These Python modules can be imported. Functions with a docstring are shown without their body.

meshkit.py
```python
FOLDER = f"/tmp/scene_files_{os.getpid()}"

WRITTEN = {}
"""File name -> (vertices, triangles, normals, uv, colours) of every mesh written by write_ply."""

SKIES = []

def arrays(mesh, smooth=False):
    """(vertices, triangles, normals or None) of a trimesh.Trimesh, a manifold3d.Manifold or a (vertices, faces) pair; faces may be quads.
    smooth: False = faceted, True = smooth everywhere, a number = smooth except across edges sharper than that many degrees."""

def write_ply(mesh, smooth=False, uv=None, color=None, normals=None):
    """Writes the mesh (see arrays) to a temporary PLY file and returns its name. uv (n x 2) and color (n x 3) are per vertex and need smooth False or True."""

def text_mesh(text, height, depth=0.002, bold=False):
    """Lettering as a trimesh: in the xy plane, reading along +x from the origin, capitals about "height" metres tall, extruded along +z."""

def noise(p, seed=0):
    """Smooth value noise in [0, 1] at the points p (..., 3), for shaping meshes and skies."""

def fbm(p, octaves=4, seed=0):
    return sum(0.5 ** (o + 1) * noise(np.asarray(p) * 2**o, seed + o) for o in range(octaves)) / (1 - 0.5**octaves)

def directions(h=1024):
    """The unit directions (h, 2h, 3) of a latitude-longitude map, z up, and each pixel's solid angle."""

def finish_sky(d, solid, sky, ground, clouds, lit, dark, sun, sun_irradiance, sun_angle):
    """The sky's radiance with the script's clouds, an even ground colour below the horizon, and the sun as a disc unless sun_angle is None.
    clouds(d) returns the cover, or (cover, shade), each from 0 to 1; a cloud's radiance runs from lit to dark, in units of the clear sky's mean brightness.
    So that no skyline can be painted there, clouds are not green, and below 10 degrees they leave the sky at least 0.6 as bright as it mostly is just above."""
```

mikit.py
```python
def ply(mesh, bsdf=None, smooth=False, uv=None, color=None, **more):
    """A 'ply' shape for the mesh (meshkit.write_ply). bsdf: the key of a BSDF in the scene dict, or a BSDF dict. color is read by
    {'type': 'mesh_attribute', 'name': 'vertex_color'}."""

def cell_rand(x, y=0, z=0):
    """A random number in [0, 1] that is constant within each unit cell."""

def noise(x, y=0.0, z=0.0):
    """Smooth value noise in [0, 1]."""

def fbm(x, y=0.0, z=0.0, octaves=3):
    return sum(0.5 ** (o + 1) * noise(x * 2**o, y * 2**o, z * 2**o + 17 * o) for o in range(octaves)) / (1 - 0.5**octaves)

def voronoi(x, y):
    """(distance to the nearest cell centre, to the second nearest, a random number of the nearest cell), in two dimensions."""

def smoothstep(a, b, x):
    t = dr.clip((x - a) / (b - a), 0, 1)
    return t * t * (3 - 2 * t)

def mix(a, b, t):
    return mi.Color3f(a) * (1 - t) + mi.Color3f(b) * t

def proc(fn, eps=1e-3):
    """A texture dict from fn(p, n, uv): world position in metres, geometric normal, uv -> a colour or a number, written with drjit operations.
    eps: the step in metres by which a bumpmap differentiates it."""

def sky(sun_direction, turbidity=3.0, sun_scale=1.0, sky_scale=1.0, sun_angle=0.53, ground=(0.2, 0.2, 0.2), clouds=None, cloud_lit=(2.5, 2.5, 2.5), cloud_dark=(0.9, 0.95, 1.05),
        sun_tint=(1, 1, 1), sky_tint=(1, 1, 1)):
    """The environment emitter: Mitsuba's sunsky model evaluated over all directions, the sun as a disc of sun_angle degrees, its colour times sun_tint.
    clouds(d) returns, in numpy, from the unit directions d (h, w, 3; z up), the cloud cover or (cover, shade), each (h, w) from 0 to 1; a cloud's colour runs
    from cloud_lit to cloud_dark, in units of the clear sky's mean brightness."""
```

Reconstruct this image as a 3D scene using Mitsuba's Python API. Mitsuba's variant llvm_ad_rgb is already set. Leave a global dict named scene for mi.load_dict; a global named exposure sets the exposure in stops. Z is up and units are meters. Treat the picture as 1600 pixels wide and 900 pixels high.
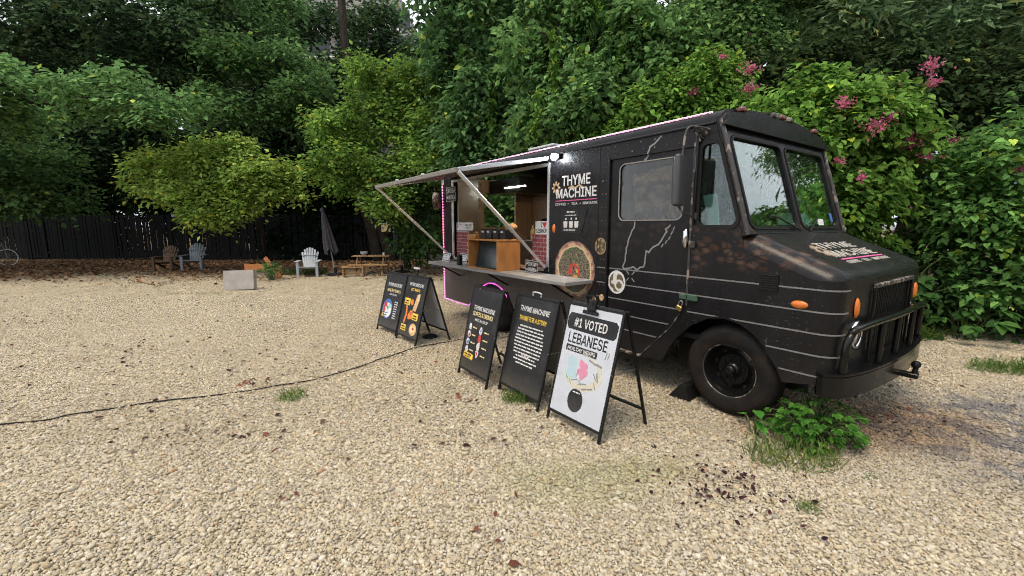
import math, random
import numpy as np, trimesh, manifold3d as m3, shapely
import shapely.geometry as sg
from shapely import affinity
from shapely.ops import unary_union
import mitsuba as mi, drjit as dr
import mikit, meshkit

random.seed(7)
R = np.random.default_rng(7)
T = mi.ScalarTransform4f
scene, labels = {}, {}

# ------------------------------------------------------------------ camera, sky, exposure
PITCH = math.radians(8.25)
scene['camera'] = {'type': 'perspective', 'fov': 2 * math.degrees(math.atan(800 / 674)), 'fov_axis': 'x', 'near_clip': 0.05, 'far_clip': 400.0,
                   'to_world': T().look_at(origin=[0, 0, 1.65], target=[0, math.cos(PITCH), 1.65 - math.sin(PITCH)], up=[0, 0, 1])}


def cloud_cover(d):
    n = meshkit.fbm(d * 3.0, 4, 3)
    return np.ones(d.shape[:2]), np.clip((n - 0.35) * 1.6, 0, 1)


scene['sky'] = mikit.sky((-0.28, -0.36, 0.9), turbidity=3, sun_scale=0.3, sun_angle=26, clouds=cloud_cover, cloud_lit=(2.2, 2.3, 2.45), cloud_dark=(1.2, 1.27, 1.42))
exposure = 2.8

# ------------------------------------------------------------------ helpers
def uniq(key):
    if key not in scene and key not in labels:
        return key
    i = 1
    while f'{key}_{i:03d}' in scene or f'{key}_{i:03d}' in labels:
        i += 1
    return f'{key}_{i:03d}'


def thing(name, label, cat, group=None):
    k = uniq(name)
    labels[k] = {'label': label, 'category': cat}
    if group:
        labels[k]['group'] = group
    return k


def put(key, mesh, mat, smooth=False, M=None, label=None, kind=None, color=None, uv=None, extra=None):
    if isinstance(mesh, list):                       # alike pieces, each an entry of its own
        return [put(key, m, mat, smooth, M, label, kind, color, uv, extra) for m in mesh][0]
    key = uniq(key)
    v, f, _ = meshkit.arrays(mesh)
    if M is not None:
        M = np.asarray(M)
        v = v @ M[:3, :3].T + M[:3, 3]
        if np.linalg.det(M[:3, :3]) < 0:
            f = f[:, ::-1]
    scene[key] = mikit.ply((v, f), mat, smooth=smooth, color=color, uv=uv, **(extra or {}))
    e = {}
    if label: e['label'] = label
    if kind: e['kind'] = kind
    if e: labels[key] = {**labels.get(key, {}), **e}
    return key


def part(parent, name, mesh, mat, smooth=False, M=None, **k):
    return put(f'{parent}__{name}', mesh, mat, smooth, M, **k)


def single(name, mesh, mat, label, cat, smooth=False, M=None, group=None, kind=None, **k):
    key = put(name, mesh, mat, smooth, M, **k)
    labels[key] = {'label': label, 'category': cat}
    if group: labels[key]['group'] = group
    if kind: labels[key]['kind'] = kind
    return key


def structure(name, mesh, mat, smooth=False, **k):
    key = put(name, mesh, mat, smooth, **k)
    labels[key] = {'kind': 'structure'}
    return key


def cat(*ms):
    ms = [m for m in ms if m is not None]
    vs, fs, n = [], [], 0
    for m in ms:
        v, f, _ = meshkit.arrays(m)
        vs.append(v); fs.append(f + n); n += len(v)
    return np.vstack(vs), np.vstack(fs)


def box(x0, x1, y0, y1, z0, z1, b=0.0):
    """A box, its edges bevelled by b."""
    lo, hi = np.array([min(x0, x1), min(y0, y1), min(z0, z1)]), np.array([max(x0, x1), max(y0, y1), max(z0, z1)])
    if b <= 0:
        m = trimesh.creation.box(extents=hi - lo); m.apply_translation((lo + hi) / 2)
        return np.array(m.vertices), np.array(m.faces)
    b = min(b, 0.45 * float((hi - lo).min()))
    pts = []
    for sx in (0, 1):
        for sy in (0, 1):
            for sz in (0, 1):
                c = np.where([sx, sy, sz], hi, lo); s = np.where([sx, sy, sz], -1, 1) * b
                for k in range(3):
                    q = c + s; q[k] = c[k]; pts.append(q)
    m = trimesh.convex.convex_hull(np.array(pts))
    return np.array(m.vertices), np.array(m.faces)


def tube(points, r, sides=8, caps=True):
    p = np.asarray(points, float); r = np.broadcast_to(r, (len(p),))
    t = np.gradient(p, axis=0); t /= np.linalg.norm(t, axis=1, keepdims=True) + 1e-12
    ref = np.array([0, 0, 1.0]) if abs(t[:, 2]).mean() < 0.9 else np.array([1.0, 0, 0])
    a = np.cross(t, ref); a /= np.linalg.norm(a, axis=1, keepdims=True) + 1e-12
    b = np.cross(t, a); an = np.arange(sides) * 2 * np.pi / sides
    v = (p[:, None] + r[:, None, None] * (np.cos(an)[None, :, None] * a[:, None] + np.sin(an)[None, :, None] * b[:, None])).reshape(-1, 3)
    i, j = np.meshgrid(np.arange(len(p) - 1), np.arange(sides), indexing='ij')
    q = np.stack([i * sides + j, (i + 1) * sides + j, (i + 1) * sides + (j + 1) % sides, i * sides + (j + 1) % sides], -1).reshape(-1, 4)
    f = np.vstack([q[:, [0, 1, 2]], q[:, [0, 2, 3]]])
    if caps:
        n = len(v); v = np.vstack([v, p[:1], p[-1:]]); k = np.arange(sides)
        e = (len(p) - 1) * sides
        f = np.vstack([f, np.stack([np.full(sides, n), k, (k + 1) % sides], 1), np.stack([np.full(sides, n + 1), e + (k + 1) % sides, e + k], 1)])
    return v, f


def curve(points, n=8):
    """Catmull-Rom through the points."""
    p = np.asarray(points, float); p = np.vstack([2 * p[0] - p[1], p, 2 * p[-1] - p[-2]])
    out = []
    for i in range(1, len(p) - 2):
        for t in np.linspace(0, 1, n, endpoint=False):
            a, b, c, d = p[i - 1:i + 3]
            out.append(0.5 * (2 * b + (c - a) * t + (2 * a - 5 * b + 4 * c - d) * t * t + (3 * b - a - 3 * c + d) * t ** 3))
    return np.array(out + [p[-2]])


def bar(p, q, w, h=None, up=(0, 0, 1)):
    """A straight bar of rectangular section from p to q."""
    p, q = np.asarray(p, float), np.asarray(q, float); h = h or w
    d = q - p; L = np.linalg.norm(d); d /= L
    u = np.asarray(up, float)
    if abs(d @ u) > 0.95: u = np.array([1.0, 0, 0])
    s = np.cross(u, d); s /= np.linalg.norm(s); u = np.cross(d, s)
    v, f = box(-w / 2, w / 2, -h / 2, h / 2, 0, L, min(w, h) * 0.12)
    return p + v @ np.stack([s, u, d]), f


def cyl(r, z0, z1, n=24, r2=None):
    return tube([[0, 0, z0], [0, 0, z1]], [r, r if r2 is None else r2], n)


def lathe(profile, n=32):
    """profile of (r, z) turned about z."""
    m = trimesh.creation.revolve(np.array(profile, float), sections=n)
    return np.array(m.vertices), np.array(m.faces)


def mv(mesh, x=0, y=0, z=0, rz=0.0, rx=0.0, ry=0.0, s=1.0):
    v, f, _ = meshkit.arrays(mesh)
    m = trimesh.transformations.euler_matrix(rx, ry, rz)[:3, :3]
    return (v * s) @ m.T + [x, y, z], f


def extrude(poly, d):
    ps = [g for g in getattr(poly, 'geoms', [poly]) if g.area > 1e-8]
    return cat(*[trimesh.creation.extrude_polygon(g, d, engine='earcut') for g in ps])


def rrect(x0, x1, y0, y1, r):
    return sg.box(x0 + r, y0 + r, x1 - r, y1 - r).buffer(r, quad_segs=5)


def ellipse(cx, cy, a, b, n=24):
    return affinity.scale(sg.Point(cx, cy).buffer(1, quad_segs=n // 4), a, b)


def L(*ms): return list(ms)


def text(s, h, x=0, y=0, width=None, align='l', bold=True, depth=0.0012, slant=0.0, rot=0.0):
    m = meshkit.text_mesh(s, h, depth, bold)
    v, f = np.array(m.vertices), np.array(m.faces)
    v[:, 0] -= v[:, 0].min()
    if width: v[:, 0] *= width / v[:, 0].max()
    v[:, 0] += slant * v[:, 1]
    w = v[:, 0].max()
    v[:, 0] -= {'l': 0, 'c': w / 2, 'r': w}[align]
    c, sn = math.cos(rot), math.sin(rot)
    v[:, :2] = v[:, :2] @ np.array([[c, sn], [-sn, c]])
    return v + [x, y, 0], f


def greek(x, y, w, h, rng, align='l', depth=0.0012, word=(2.2, 6.0)):
    """A line of print too small to read: word-length bars."""
    ms, a = [], 0.0
    while a < w:
        L = min(h * rng.uniform(*word), w - a)
        if L > h * 0.6: ms.append(box(x + a, x + a + L, y, y + h, 0, depth))
        a += L + h * 0.7
    m = cat(*ms)
    if align == 'c': m = (m[0] - [w / 2, 0, 0], m[1])
    return m


def frame(origin, xa, ya, za):
    M = np.eye(4); M[:3, 0], M[:3, 1], M[:3, 2], M[:3, 3] = xa, ya, za, origin
    return M


def Rz(x, y, z=0.0, a=0.0):
    M = np.eye(4); c, s = math.cos(a), math.sin(a); M[:2, :2] = [[c, -s], [s, c]]; M[:3, 3] = [x, y, z]
    return M


# ------------------------------------------------------------------ materials
smooth01, noise, fbm, voronoi, mix = mikit.smoothstep, mikit.noise, mikit.fbm, mikit.voronoi, mikit.mix


def rgb(c): return {'type': 'rgb', 'value': list(c) if np.ndim(c) else [c] * 3}


def pr(name, color, rough=0.6, metal=0.0, spec=0.5, coat=0.0, bump=None, **k):
    d = {'type': 'principled', 'base_color': color if isinstance(color, dict) else rgb(color), 'roughness': rough, 'metallic': metal, **k}
    if not metal: d['specular'] = spec
    if coat: d['clearcoat'], d['clearcoat_gloss'] = coat, 0.85
    if bump: d = {'type': 'bumpmap', 'nested': d, 'tex': mikit.proc(bump[0], bump[2] if len(bump) > 2 else 1e-3), 'scale': bump[1]}
    scene[name] = {'type': 'twosided', 'bsdf': d}
    return name


FX, FY, NX, NY, WX, WY = 0.58306, -0.81243, -0.81243, -0.58306, 1.8615, 3.5116   # truck: forward, outward to its right, foot of its front wheel


def tl(p):
    """World point -> truck coordinates (forward, left, up)."""
    x, y = p.x - WX, p.y - WY
    return x * FX + y * FY, -(x * NX + y * NY), p.z


def stones_color(p, n, uv):
    a = uv.x
    c = mix((0.40, 0.345, 0.245), (0.345, 0.285, 0.19), smooth01(0.25, 0.4, a))
    c = mix(c, (0.435, 0.39, 0.305), smooth01(0.5, 0.55, a))
    c = mix(c, (0.30, 0.265, 0.21), smooth01(0.80, 0.83, a))
    c = mix(c, (0.48, 0.44, 0.37), smooth01(0.94, 0.96, a))
    c = mix(c, (0.34, 0.22, 0.14), smooth01(0.99, 0.992, a))
    c = c * mi.Color3f(0.95, 0.945, 0.93) * (0.84 + 0.28 * uv.y)
    return stains(p, c)


def stains(p, c):
    w = 0.35 * (fbm(p.x * 2.1, p.y * 2.1, 3.0, 3) - 0.5)
    def blob(x, y, rx, ry): return 1 - smooth01(0.40, 1.40, dr.sqrt(dr.square((p.x - x) / rx) + dr.square((p.y - y) / ry)) + w * 2.2)
    k = fbm(p.x * 1.3, p.y * 1.3, 0.0, 3)
    c = c * (0.93 + 0.2 * k)
    c = mix(c, mi.Color3f(0.108, 0.106, 0.108) * (0.3 + 3.0 * mi.luminance(c)), 0.95 * blob(4.1, 3.2, 1.6, 0.95) * (0.45 + 0.55 * smooth01(0.35, 0.6, fbm(p.x * 9, p.y * 9, 1.0, 3))))          # dark wet grit at the right
    c = mix(c, c * mi.Color3f(0.75, 0.55, 0.4), 0.75 * blob(2.95, 3.45, 0.9, 0.6))            # rusty earth under the bumper
    c = mix(c, c * mi.Color3f(0.72, 0.8, 0.6), 0.5 * blob(0.42, 2.6, 0.5, 0.28))             # green film by the white sign
    c = mix(c, c * mi.Color3f(0.75, 0.8, 0.62), 0.6 * blob(0.95, 2.75, 0.35, 0.15))
    soil = smooth01(13.2, 17.5, p.y + 5.5 * (fbm(p.x * 0.45, p.y * 0.45, 5.0, 4) - 0.5) + 0.06 * dr.maximum(-8 - p.x, 0))
    return mix(c, c * mi.Color3f(0.42, 0.33, 0.25), 0.85 * soil)


def ground_color(p, n, uv):
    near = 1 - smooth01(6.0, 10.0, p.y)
    d, e, r = voronoi(p.x * 46, p.y * 46)
    d2, e2, r2 = voronoi(p.x * 19 + 7, p.y * 19)
    c = mix((0.32, 0.27, 0.185), (0.44, 0.385, 0.29), r)
    c = mix(c, (0.23, 0.185, 0.125), 0.5 * smooth01(0.72, 0.95, r2))
    c = c * (1 - 0.55 * (1 - smooth01(0.02, 0.3, e - d)))
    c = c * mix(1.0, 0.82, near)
    g = noise(p.x * 7, p.y * 3, 2.0)
    g2 = voronoi(p.x * 11 + 3, p.y * 11)[2]
    c = c * mi.Color3f(0.95, 0.945, 0.93) * (0.74 + 0.3 * g + 0.24 * g2)
    return stains(p, c)


def ground_bump(p, n, uv):
    d, e, r = voronoi(p.x * 46, p.y * 46)
    return smooth01(0.0, 0.5, e - d) * (0.5 + 0.5 * r)


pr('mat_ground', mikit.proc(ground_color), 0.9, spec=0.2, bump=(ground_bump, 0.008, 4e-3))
pr('mat_stones', mikit.proc(stones_color), 0.75, spec=0.3)


def beans(u, v):
    """Coffee beans as printed on the wrap: colour and cover."""
    d, e, r = voronoi((u + 0.2 * v) * 9.5, v * 13.5)
    body = 1 - smooth01(0.30, 0.52, d + 0.25 * (noise(u * 60, v * 60) - 0.5))
    c = mix((0.03, 0.015, 0.010), (0.10, 0.064, 0.050), r * r * (1 - smooth01(0.05, 0.5, d)))
    w = dr.abs(noise(u * 12 + 40 * r, v * 17, 9 * r) - 0.5)
    c = c * (0.35 + 0.65 * smooth01(0.01, 0.07, w))
    return c, body


def paint_color(p, n, uv):
    s, y, z = tl(p)
    c = mi.Color3f(0.0070, 0.0066, 0.0074)
    streak = fbm(s * 14, z * 0.9, y * 9, 3)
    c = c * (0.75 + 0.7 * streak)
    bc, be = beans(s, z + 0.55 * y * smooth01(1.25, 1.35, z))
    wob = 0.25 * (noise(s * 5, z * 5) - 0.5)
    m1 = smooth01(-0.62, -0.35, s + wob) * smooth01(1.24, 1.36, z + wob * 0.5) * (1 - smooth01(1.60, 1.70, z + wob)) * (1 - smooth01(0.12, 0.25, y))
    m2 = 0.22 * smooth01(-1.95, -1.75, s + wob) * (1 - smooth01(-0.75, -0.6, s)) * smooth01(1.32, 1.5, z + wob) * (1 - smooth01(1.75, 1.95, z + wob))
    m3_ = 0.5 * smooth01(-0.5, -0.2, s) * smooth01(1.6, 1.62, z) * (1 - smooth01(1.7, 1.9, z + wob))
    c = mix(c, bc, dr.clip(m1 + m2 + m3_, 0, 1) * be)
    drab = (1 - smooth01(-1.72, -1.68, s)) * (1 - smooth01(0.99, 1.0, z)) * (1 - smooth01(0.2, 0.21, y))
    c = mix(c, mi.Color3f(0.10, 0.084, 0.076) * (0.85 + 0.3 * streak), drab * 0.9)
    grit = smooth01(0.70, 0.85, fbm(s * 30, z * 30, y * 30, 3))
    dust = (1 - smooth01(0.35, 0.75, z)) * 0.32 + 0.05 * grit
    c = mix(c, (0.07, 0.062, 0.055), dust * (0.1 + 0.6 * fbm(s * 4, z * 6, 0, 3)))
    spots = smooth01(0.86, 0.90, noise(s * 60, z * 60, y * 60)) * smooth01(0.45, 0.75, noise(s * 2 + 9, z * 2, y * 2))
    return mix(c, (0.2, 0.19, 0.18), 0.14 * spots)


def paint_bump(p, n, uv):
    s, y, z = tl(p)
    return fbm(s * 2.2, z * 2.2, y * 2.2, 3) + 0.05 * noise(s * 40, z * 40, y * 40)


def paint_rough(p, n, uv):
    s, y, z = tl(p)
    return 0.24 + 0.2 * fbm(s * 6, z * 3, y * 6, 3)


scene['mat_paint'] = {'type': 'twosided', 'bsdf': {'type': 'bumpmap', 'tex': mikit.proc(paint_bump, 4e-3), 'scale': 0.006, 'nested': {
    'type': 'principled', 'base_color': mikit.proc(paint_color), 'roughness': mikit.proc(paint_rough), 'specular': 0.22, 'clearcoat': 0.16, 'clearcoat_gloss': 0.92}}}
pr('mat_black', 0.006, 0.45, spec=0.3)
pr('mat_black_gloss', 0.005, 0.22, spec=0.28, coat=0.15)
def sack(p, n, uv):
    k = fbm(p.x * 16, p.y * 16, p.z * 16, 3)
    return mix((0.02, 0.013, 0.009), (0.17, 0.11, 0.07), smooth01(0.4, 0.65, k) * 0.55 + 0.6 * smooth01(2.08, 2.16, p.z + 0.1 * k))


pr('mat_sack', mikit.proc(sack), 0.9, spec=0.1)
pr('mat_rubber', 0.010, 0.6, spec=0.25)


def worn(p, n, uv):
    k = smooth01(0.52, 0.66, fbm(p.x * 25, p.y * 25, p.z * 14, 3))
    return mix((0.03, 0.028, 0.027), (0.22, 0.18, 0.15), k)


pr('mat_worn', mikit.proc(worn), 0.45)


def tyre_color(p, n, uv):
    k = fbm(p.x * 9, p.y * 9, p.z * 9, 4)
    return mix((0.008, 0.0075, 0.0075), (0.020, 0.014, 0.011), smooth01(0.35, 0.70, k) * 0.8)


pr('mat_tyre', mikit.proc(tyre_color), 0.7, spec=0.2)
pr('mat_alu', (0.66, 0.68, 0.69), 0.42, metal=0.85)
pr('mat_steel', (0.42, 0.42, 0.43), 0.3, metal=1.0)
pr('mat_chrome', (0.75, 0.76, 0.78), 0.12, metal=1.0)
pr('mat_white', 0.6, 0.5)


def sheet(p, n, uv):
    k = fbm(p.x * 5, p.y * 5, p.z * 5, 3)
    return mix((0.39, 0.415, 0.465), (0.45, 0.475, 0.525), k)


pr('mat_sheet', mikit.proc(sheet), 0.35, coat=0.3)
def smudged(p, n, uv):
    k = fbm(p.x * 7, p.y * 7, p.z * 5, 4)
    return mix(mix((0.008, 0.008, 0.009), (0.024, 0.023, 0.024), smooth01(0.45, 0.75, k)), (0.075, 0.066, 0.052), 0.5 * (1 - smooth01(0.08, 0.28, p.z + 0.25 * (k - 0.5))))


pr('mat_print_black', mikit.proc(smudged), 0.38, spec=0.35)
pr('mat_print_white', 0.5, 0.5)
pr('mat_print_grey', 0.19, 0.5)
pr('mat_stripe', 0.15, 0.5)
pr('mat_yellow', (0.62, 0.42, 0.04), 0.5)
pr('mat_cream', (0.62, 0.50, 0.26), 0.5)
pr('mat_orange', (0.60, 0.17, 0.02), 0.4)
pr('mat_amber', (0.55, 0.14, 0.015), 0.2, coat=0.6)
pr('mat_pink', (0.62, 0.10, 0.27), 0.5)
pr('mat_red', (0.42, 0.03, 0.025), 0.4)
pr('mat_paleblue', (0.33, 0.45, 0.50), 0.5)
pr('mat_fadedpink', (0.50, 0.20, 0.30), 0.5)
pr('mat_fadedcream', (0.46, 0.44, 0.36), 0.5)
pr('mat_blue', (0.05, 0.12, 0.35), 0.5)
pr('mat_printgreen', (0.10, 0.25, 0.06), 0.5)
pr('mat_bread', (0.50, 0.33, 0.17), 0.6)
pr('mat_markerred', (0.10, 0.03, 0.025), 0.3)
pr('mat_mirrorback', (0.05, 0.05, 0.055), 0.4)
pr('mat_hoodprint', (0.36, 0.34, 0.31), 0.5)
pr('mat_brass', (0.55, 0.42, 0.16), 0.35, metal=1.0)
pr('mat_latch', (0.035, 0.075, 0.045), 0.45)
pr('mat_screen', (0.012, 0.014, 0.018), 0.08, spec=0.6)
pr('mat_darkwall', (0.05, 0.046, 0.044), 0.5)
pr('mat_grey', (0.22, 0.21, 0.20), 0.6)
pr('mat_palegrey', (0.42, 0.43, 0.45), 0.5)
pr('mat_chair', (0.19, 0.215, 0.245), 0.5)
pr('mat_palechair', (0.29, 0.32, 0.355), 0.5)
pr('mat_cloth', (0.05, 0.047, 0.057), 0.9, spec=0.1)
pr('mat_fence', (0.010, 0.011, 0.0115), 0.8, spec=0.1)
pr('mat_bluepost', (0.16, 0.26, 0.34), 0.5)
pr('mat_card', (0.40, 0.28, 0.17), 0.8, spec=0.2)
pr('mat_teal', (0.66, 0.72, 0.70), 0.5)


def wall_brown(p, n, uv):
    s, y, z = tl(p)
    return mix((0.19, 0.145, 0.11), (0.31, 0.235, 0.17), fbm(s * 20, y * 20, z * 1.2, 3))


pr('mat_wallbrown', mikit.proc(wall_brown), 0.4)


def wood(a, b, fx, fy, fz):
    def fn(p, n, uv):
        k = fbm(p.x * fx, p.y * fy, p.z * fz, 4)
        r = 0.5 + 0.5 * dr.sin(k * 28)
        return mix(a, b, 0.25 + 0.5 * r * k + 0.35 * fbm(p.x * fx * 4, p.y * fy * 4, p.z * fz * 4, 2))
    return fn


pr('mat_crate', mikit.proc(wood((0.20, 0.075, 0.022), (0.50, 0.235, 0.07), 5, 5, 1.2)), 0.5)
pr('mat_counter', mikit.proc(wood((0.13, 0.125, 0.12), (0.28, 0.27, 0.26), 2, 1.4, 8)), 0.5)
pr('mat_plank', mikit.proc(wood((0.20, 0.115, 0.05), (0.38, 0.235, 0.11), 3, 6, 9)), 0.7)
pr('mat_orangewood', mikit.proc(wood((0.22, 0.075, 0.02), (0.42, 0.17, 0.05), 3, 6, 9)), 0.7)
pr('mat_teak', (0.085, 0.05, 0.03), 0.7)


def concrete(p, n, uv):
    k = fbm(p.x * 6, p.y * 6, p.z * 6, 4)
    return mix((0.25, 0.23, 0.21), (0.38, 0.36, 0.34), k)


pr('mat_concrete', mikit.proc(concrete), 0.85, spec=0.2)


def brick(p, n, uv):
    s, y, z = tl(p)
    k = mikit.cell_rand(dr.floor(s * 9.3), dr.floor(z * 14.5), 3)
    return mix((0.13, 0.028, 0.03), (0.30, 0.06, 0.055), 0.6 * k + 0.4 * fbm(s * 40, z * 40, 0, 2))


pr('mat_brick', mikit.proc(brick), 0.7)
pr('mat_mortar', (0.36, 0.28, 0.31), 0.8)


def bark(p, n, uv):
    k = fbm(p.x * 9, p.y * 9, p.z * 2.2, 4)
    return mix((0.012, 0.009, 0.007), (0.055, 0.044, 0.034), k)


pr('mat_bark', mikit.proc(bark), 0.9, spec=0.2, bump=(lambda p, n, uv: fbm(p.x * 11, p.y * 11, p.z * 2.5, 4), 0.05, 4e-3))
pr('mat_deadleaf', {'type': 'mesh_attribute', 'name': 'vertex_color'}, 0.8, spec=0.2)
scene['mat_leaf'] = {'type': 'principledthin', 'base_color': {'type': 'mesh_attribute', 'name': 'vertex_color'}, 'roughness': 0.5, 'diff_trans': 0.9, 'eta': 1.4}
scene['mat_glass'] = {'type': 'thindielectric', 'int_ior': 1.5, 'specular_transmittance': rgb((0.66, 0.80, 0.76))}
scene['mat_clear'] = {'type': 'thindielectric', 'int_ior': 1.4, 'specular_transmittance': rgb((0.85, 0.86, 0.82))}


def manoushe(p, n, uv):
    s, y, z = tl(p)
    u, v = (s + 1.935) / 0.335, (z - 1.133) / 0.335
    r, a = dr.sqrt(u * u + v * v), dr.atan2(v, u)
    herb = mix((0.020, 0.017, 0.012), (0.19, 0.155, 0.10), smooth01(0.25, 0.75, noise(s * 130, z * 130, 0)))
    leaf = 0.8 * smooth01(0.58, 0.68, noise(s * 45, z * 45, 4)) * (1 - smooth01(0.25, 0.45, dr.abs(u))) * smooth01(0.3, 0.4, dr.abs(v))
    herb = mix(herb, (0.035, 0.11, 0.03), leaf)
    d, e, q = voronoi(s * 21 + 0.3, z * 21)
    tom = (1 - smooth01(0.28, 0.36, dr.sqrt(dr.square(u - 0.02) + dr.square((v + 0.05) * 1.15))))
    herb = mix(herb, mix((0.45, 0.03, 0.015), (0.40, 0.27, 0.05), smooth01(0.62, 0.7, q)), tom * (1 - smooth01(0.40, 0.55, d)) * smooth01(0.15, 0.25, q))
    w = 0.05 * noise(a * 5, 0.0)
    crust = mix((0.42, 0.28, 0.17), (0.22, 0.10, 0.07), smooth01(0.35, 0.65, noise(a * 7, r * 3)))
    rim = mix((0.24, 0.13, 0.10), (0.10, 0.06, 0.05), smooth01(0.6, 0.7, noise(a * 11, 1.0)))
    c = mix(herb, (0.46, 0.36, 0.22), smooth01(0.80, 0.83, r + w))
    c = mix(c, crust, smooth01(0.86, 0.90, r + w))
    return mix(c, rim, smooth01(0.93, 0.95, r))


pr('mat_manoushe', mikit.proc(manoushe), 0.45)


def plate(p, n, uv):
    s, y, z = tl(p)
    d, e, q = voronoi(s * 26, z * 26)
    big = s < -1.42                                       # the olive bowl; else the white dip plate
    olive = mix((0.05, 0.04, 0.02), mix((0.30, 0.23, 0.11), (0.12, 0.10, 0.04), q), 1 - smooth01(0.25, 0.6, d))
    r1 = dr.sqrt(dr.square((s + 1.525) / 0.082) + dr.square((z - 1.425) / 0.092))
    olive = mix(olive, (0.26, 0.16, 0.09), smooth01(0.82, 0.9, r1))
    r2 = dr.sqrt(dr.square((s + 1.30) / 0.118) + dr.square((z - 1.05) / 0.125))
    ring = dr.abs(dr.sqrt(dr.square((s + 1.265) / 0.05) + dr.square((z - 1.02) / 0.05)) - 1)
    dip = mix((0.55, 0.53, 0.50), (0.11, 0.085, 0.045), smooth01(0.45, 0.6, noise(s * 22, z * 22, 1)))
    dip = mix(dip, (0.55, 0.54, 0.52), 1 - smooth01(0.15, 0.3, ring))
    dip = mix(dip, (0.56, 0.55, 0.54), smooth01(0.80, 0.86, r2))
    return dr.select(big, olive, dip)


pr('mat_plate', mikit.proc(plate), 0.45)


def glow(name, c):
    return {'type': 'area', 'radiance': rgb(c)}


# ------------------------------------------------------------------ foliage
DIAMOND = (np.array([[0, 0, 0], [.42, .30, .07], [1, 0, -.06], [.42, -.30, .07]]), np.array([[0, 2, 1], [0, 3, 2]]))
NARROW = (np.array([[0, 0, 0], [.38, .15, .04], [1, 0, -.14], [.38, -.15, .04]]), np.array([[0, 2, 1], [0, 3, 2]]))
OVAL = (np.array([[0, 0, 0], [.22, .27, .05], [.62, .24, .05], [1, 0, -.1], [.62, -.24, .05], [.22, -.27, .05], [.45, 0, 0]]),
        np.array([[6, 1, 0], [6, 2, 1], [6, 3, 2], [6, 4, 3], [6, 5, 4], [6, 0, 5]]))
HEART = (np.array([[0, 0, 0], [-.10, .22, .04], [.18, .40, .07], [.58, .27, .03], [1, 0, -.13], [.58, -.27, .03], [.18, -.40, .07], [-.10, -.22, .04], [.45, 0, -.02]]),
         np.array([[8, 1, 0], [8, 2, 1], [8, 3, 2], [8, 4, 3], [8, 5, 4], [8, 6, 5], [8, 7, 6], [8, 0, 7]]))


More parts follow.
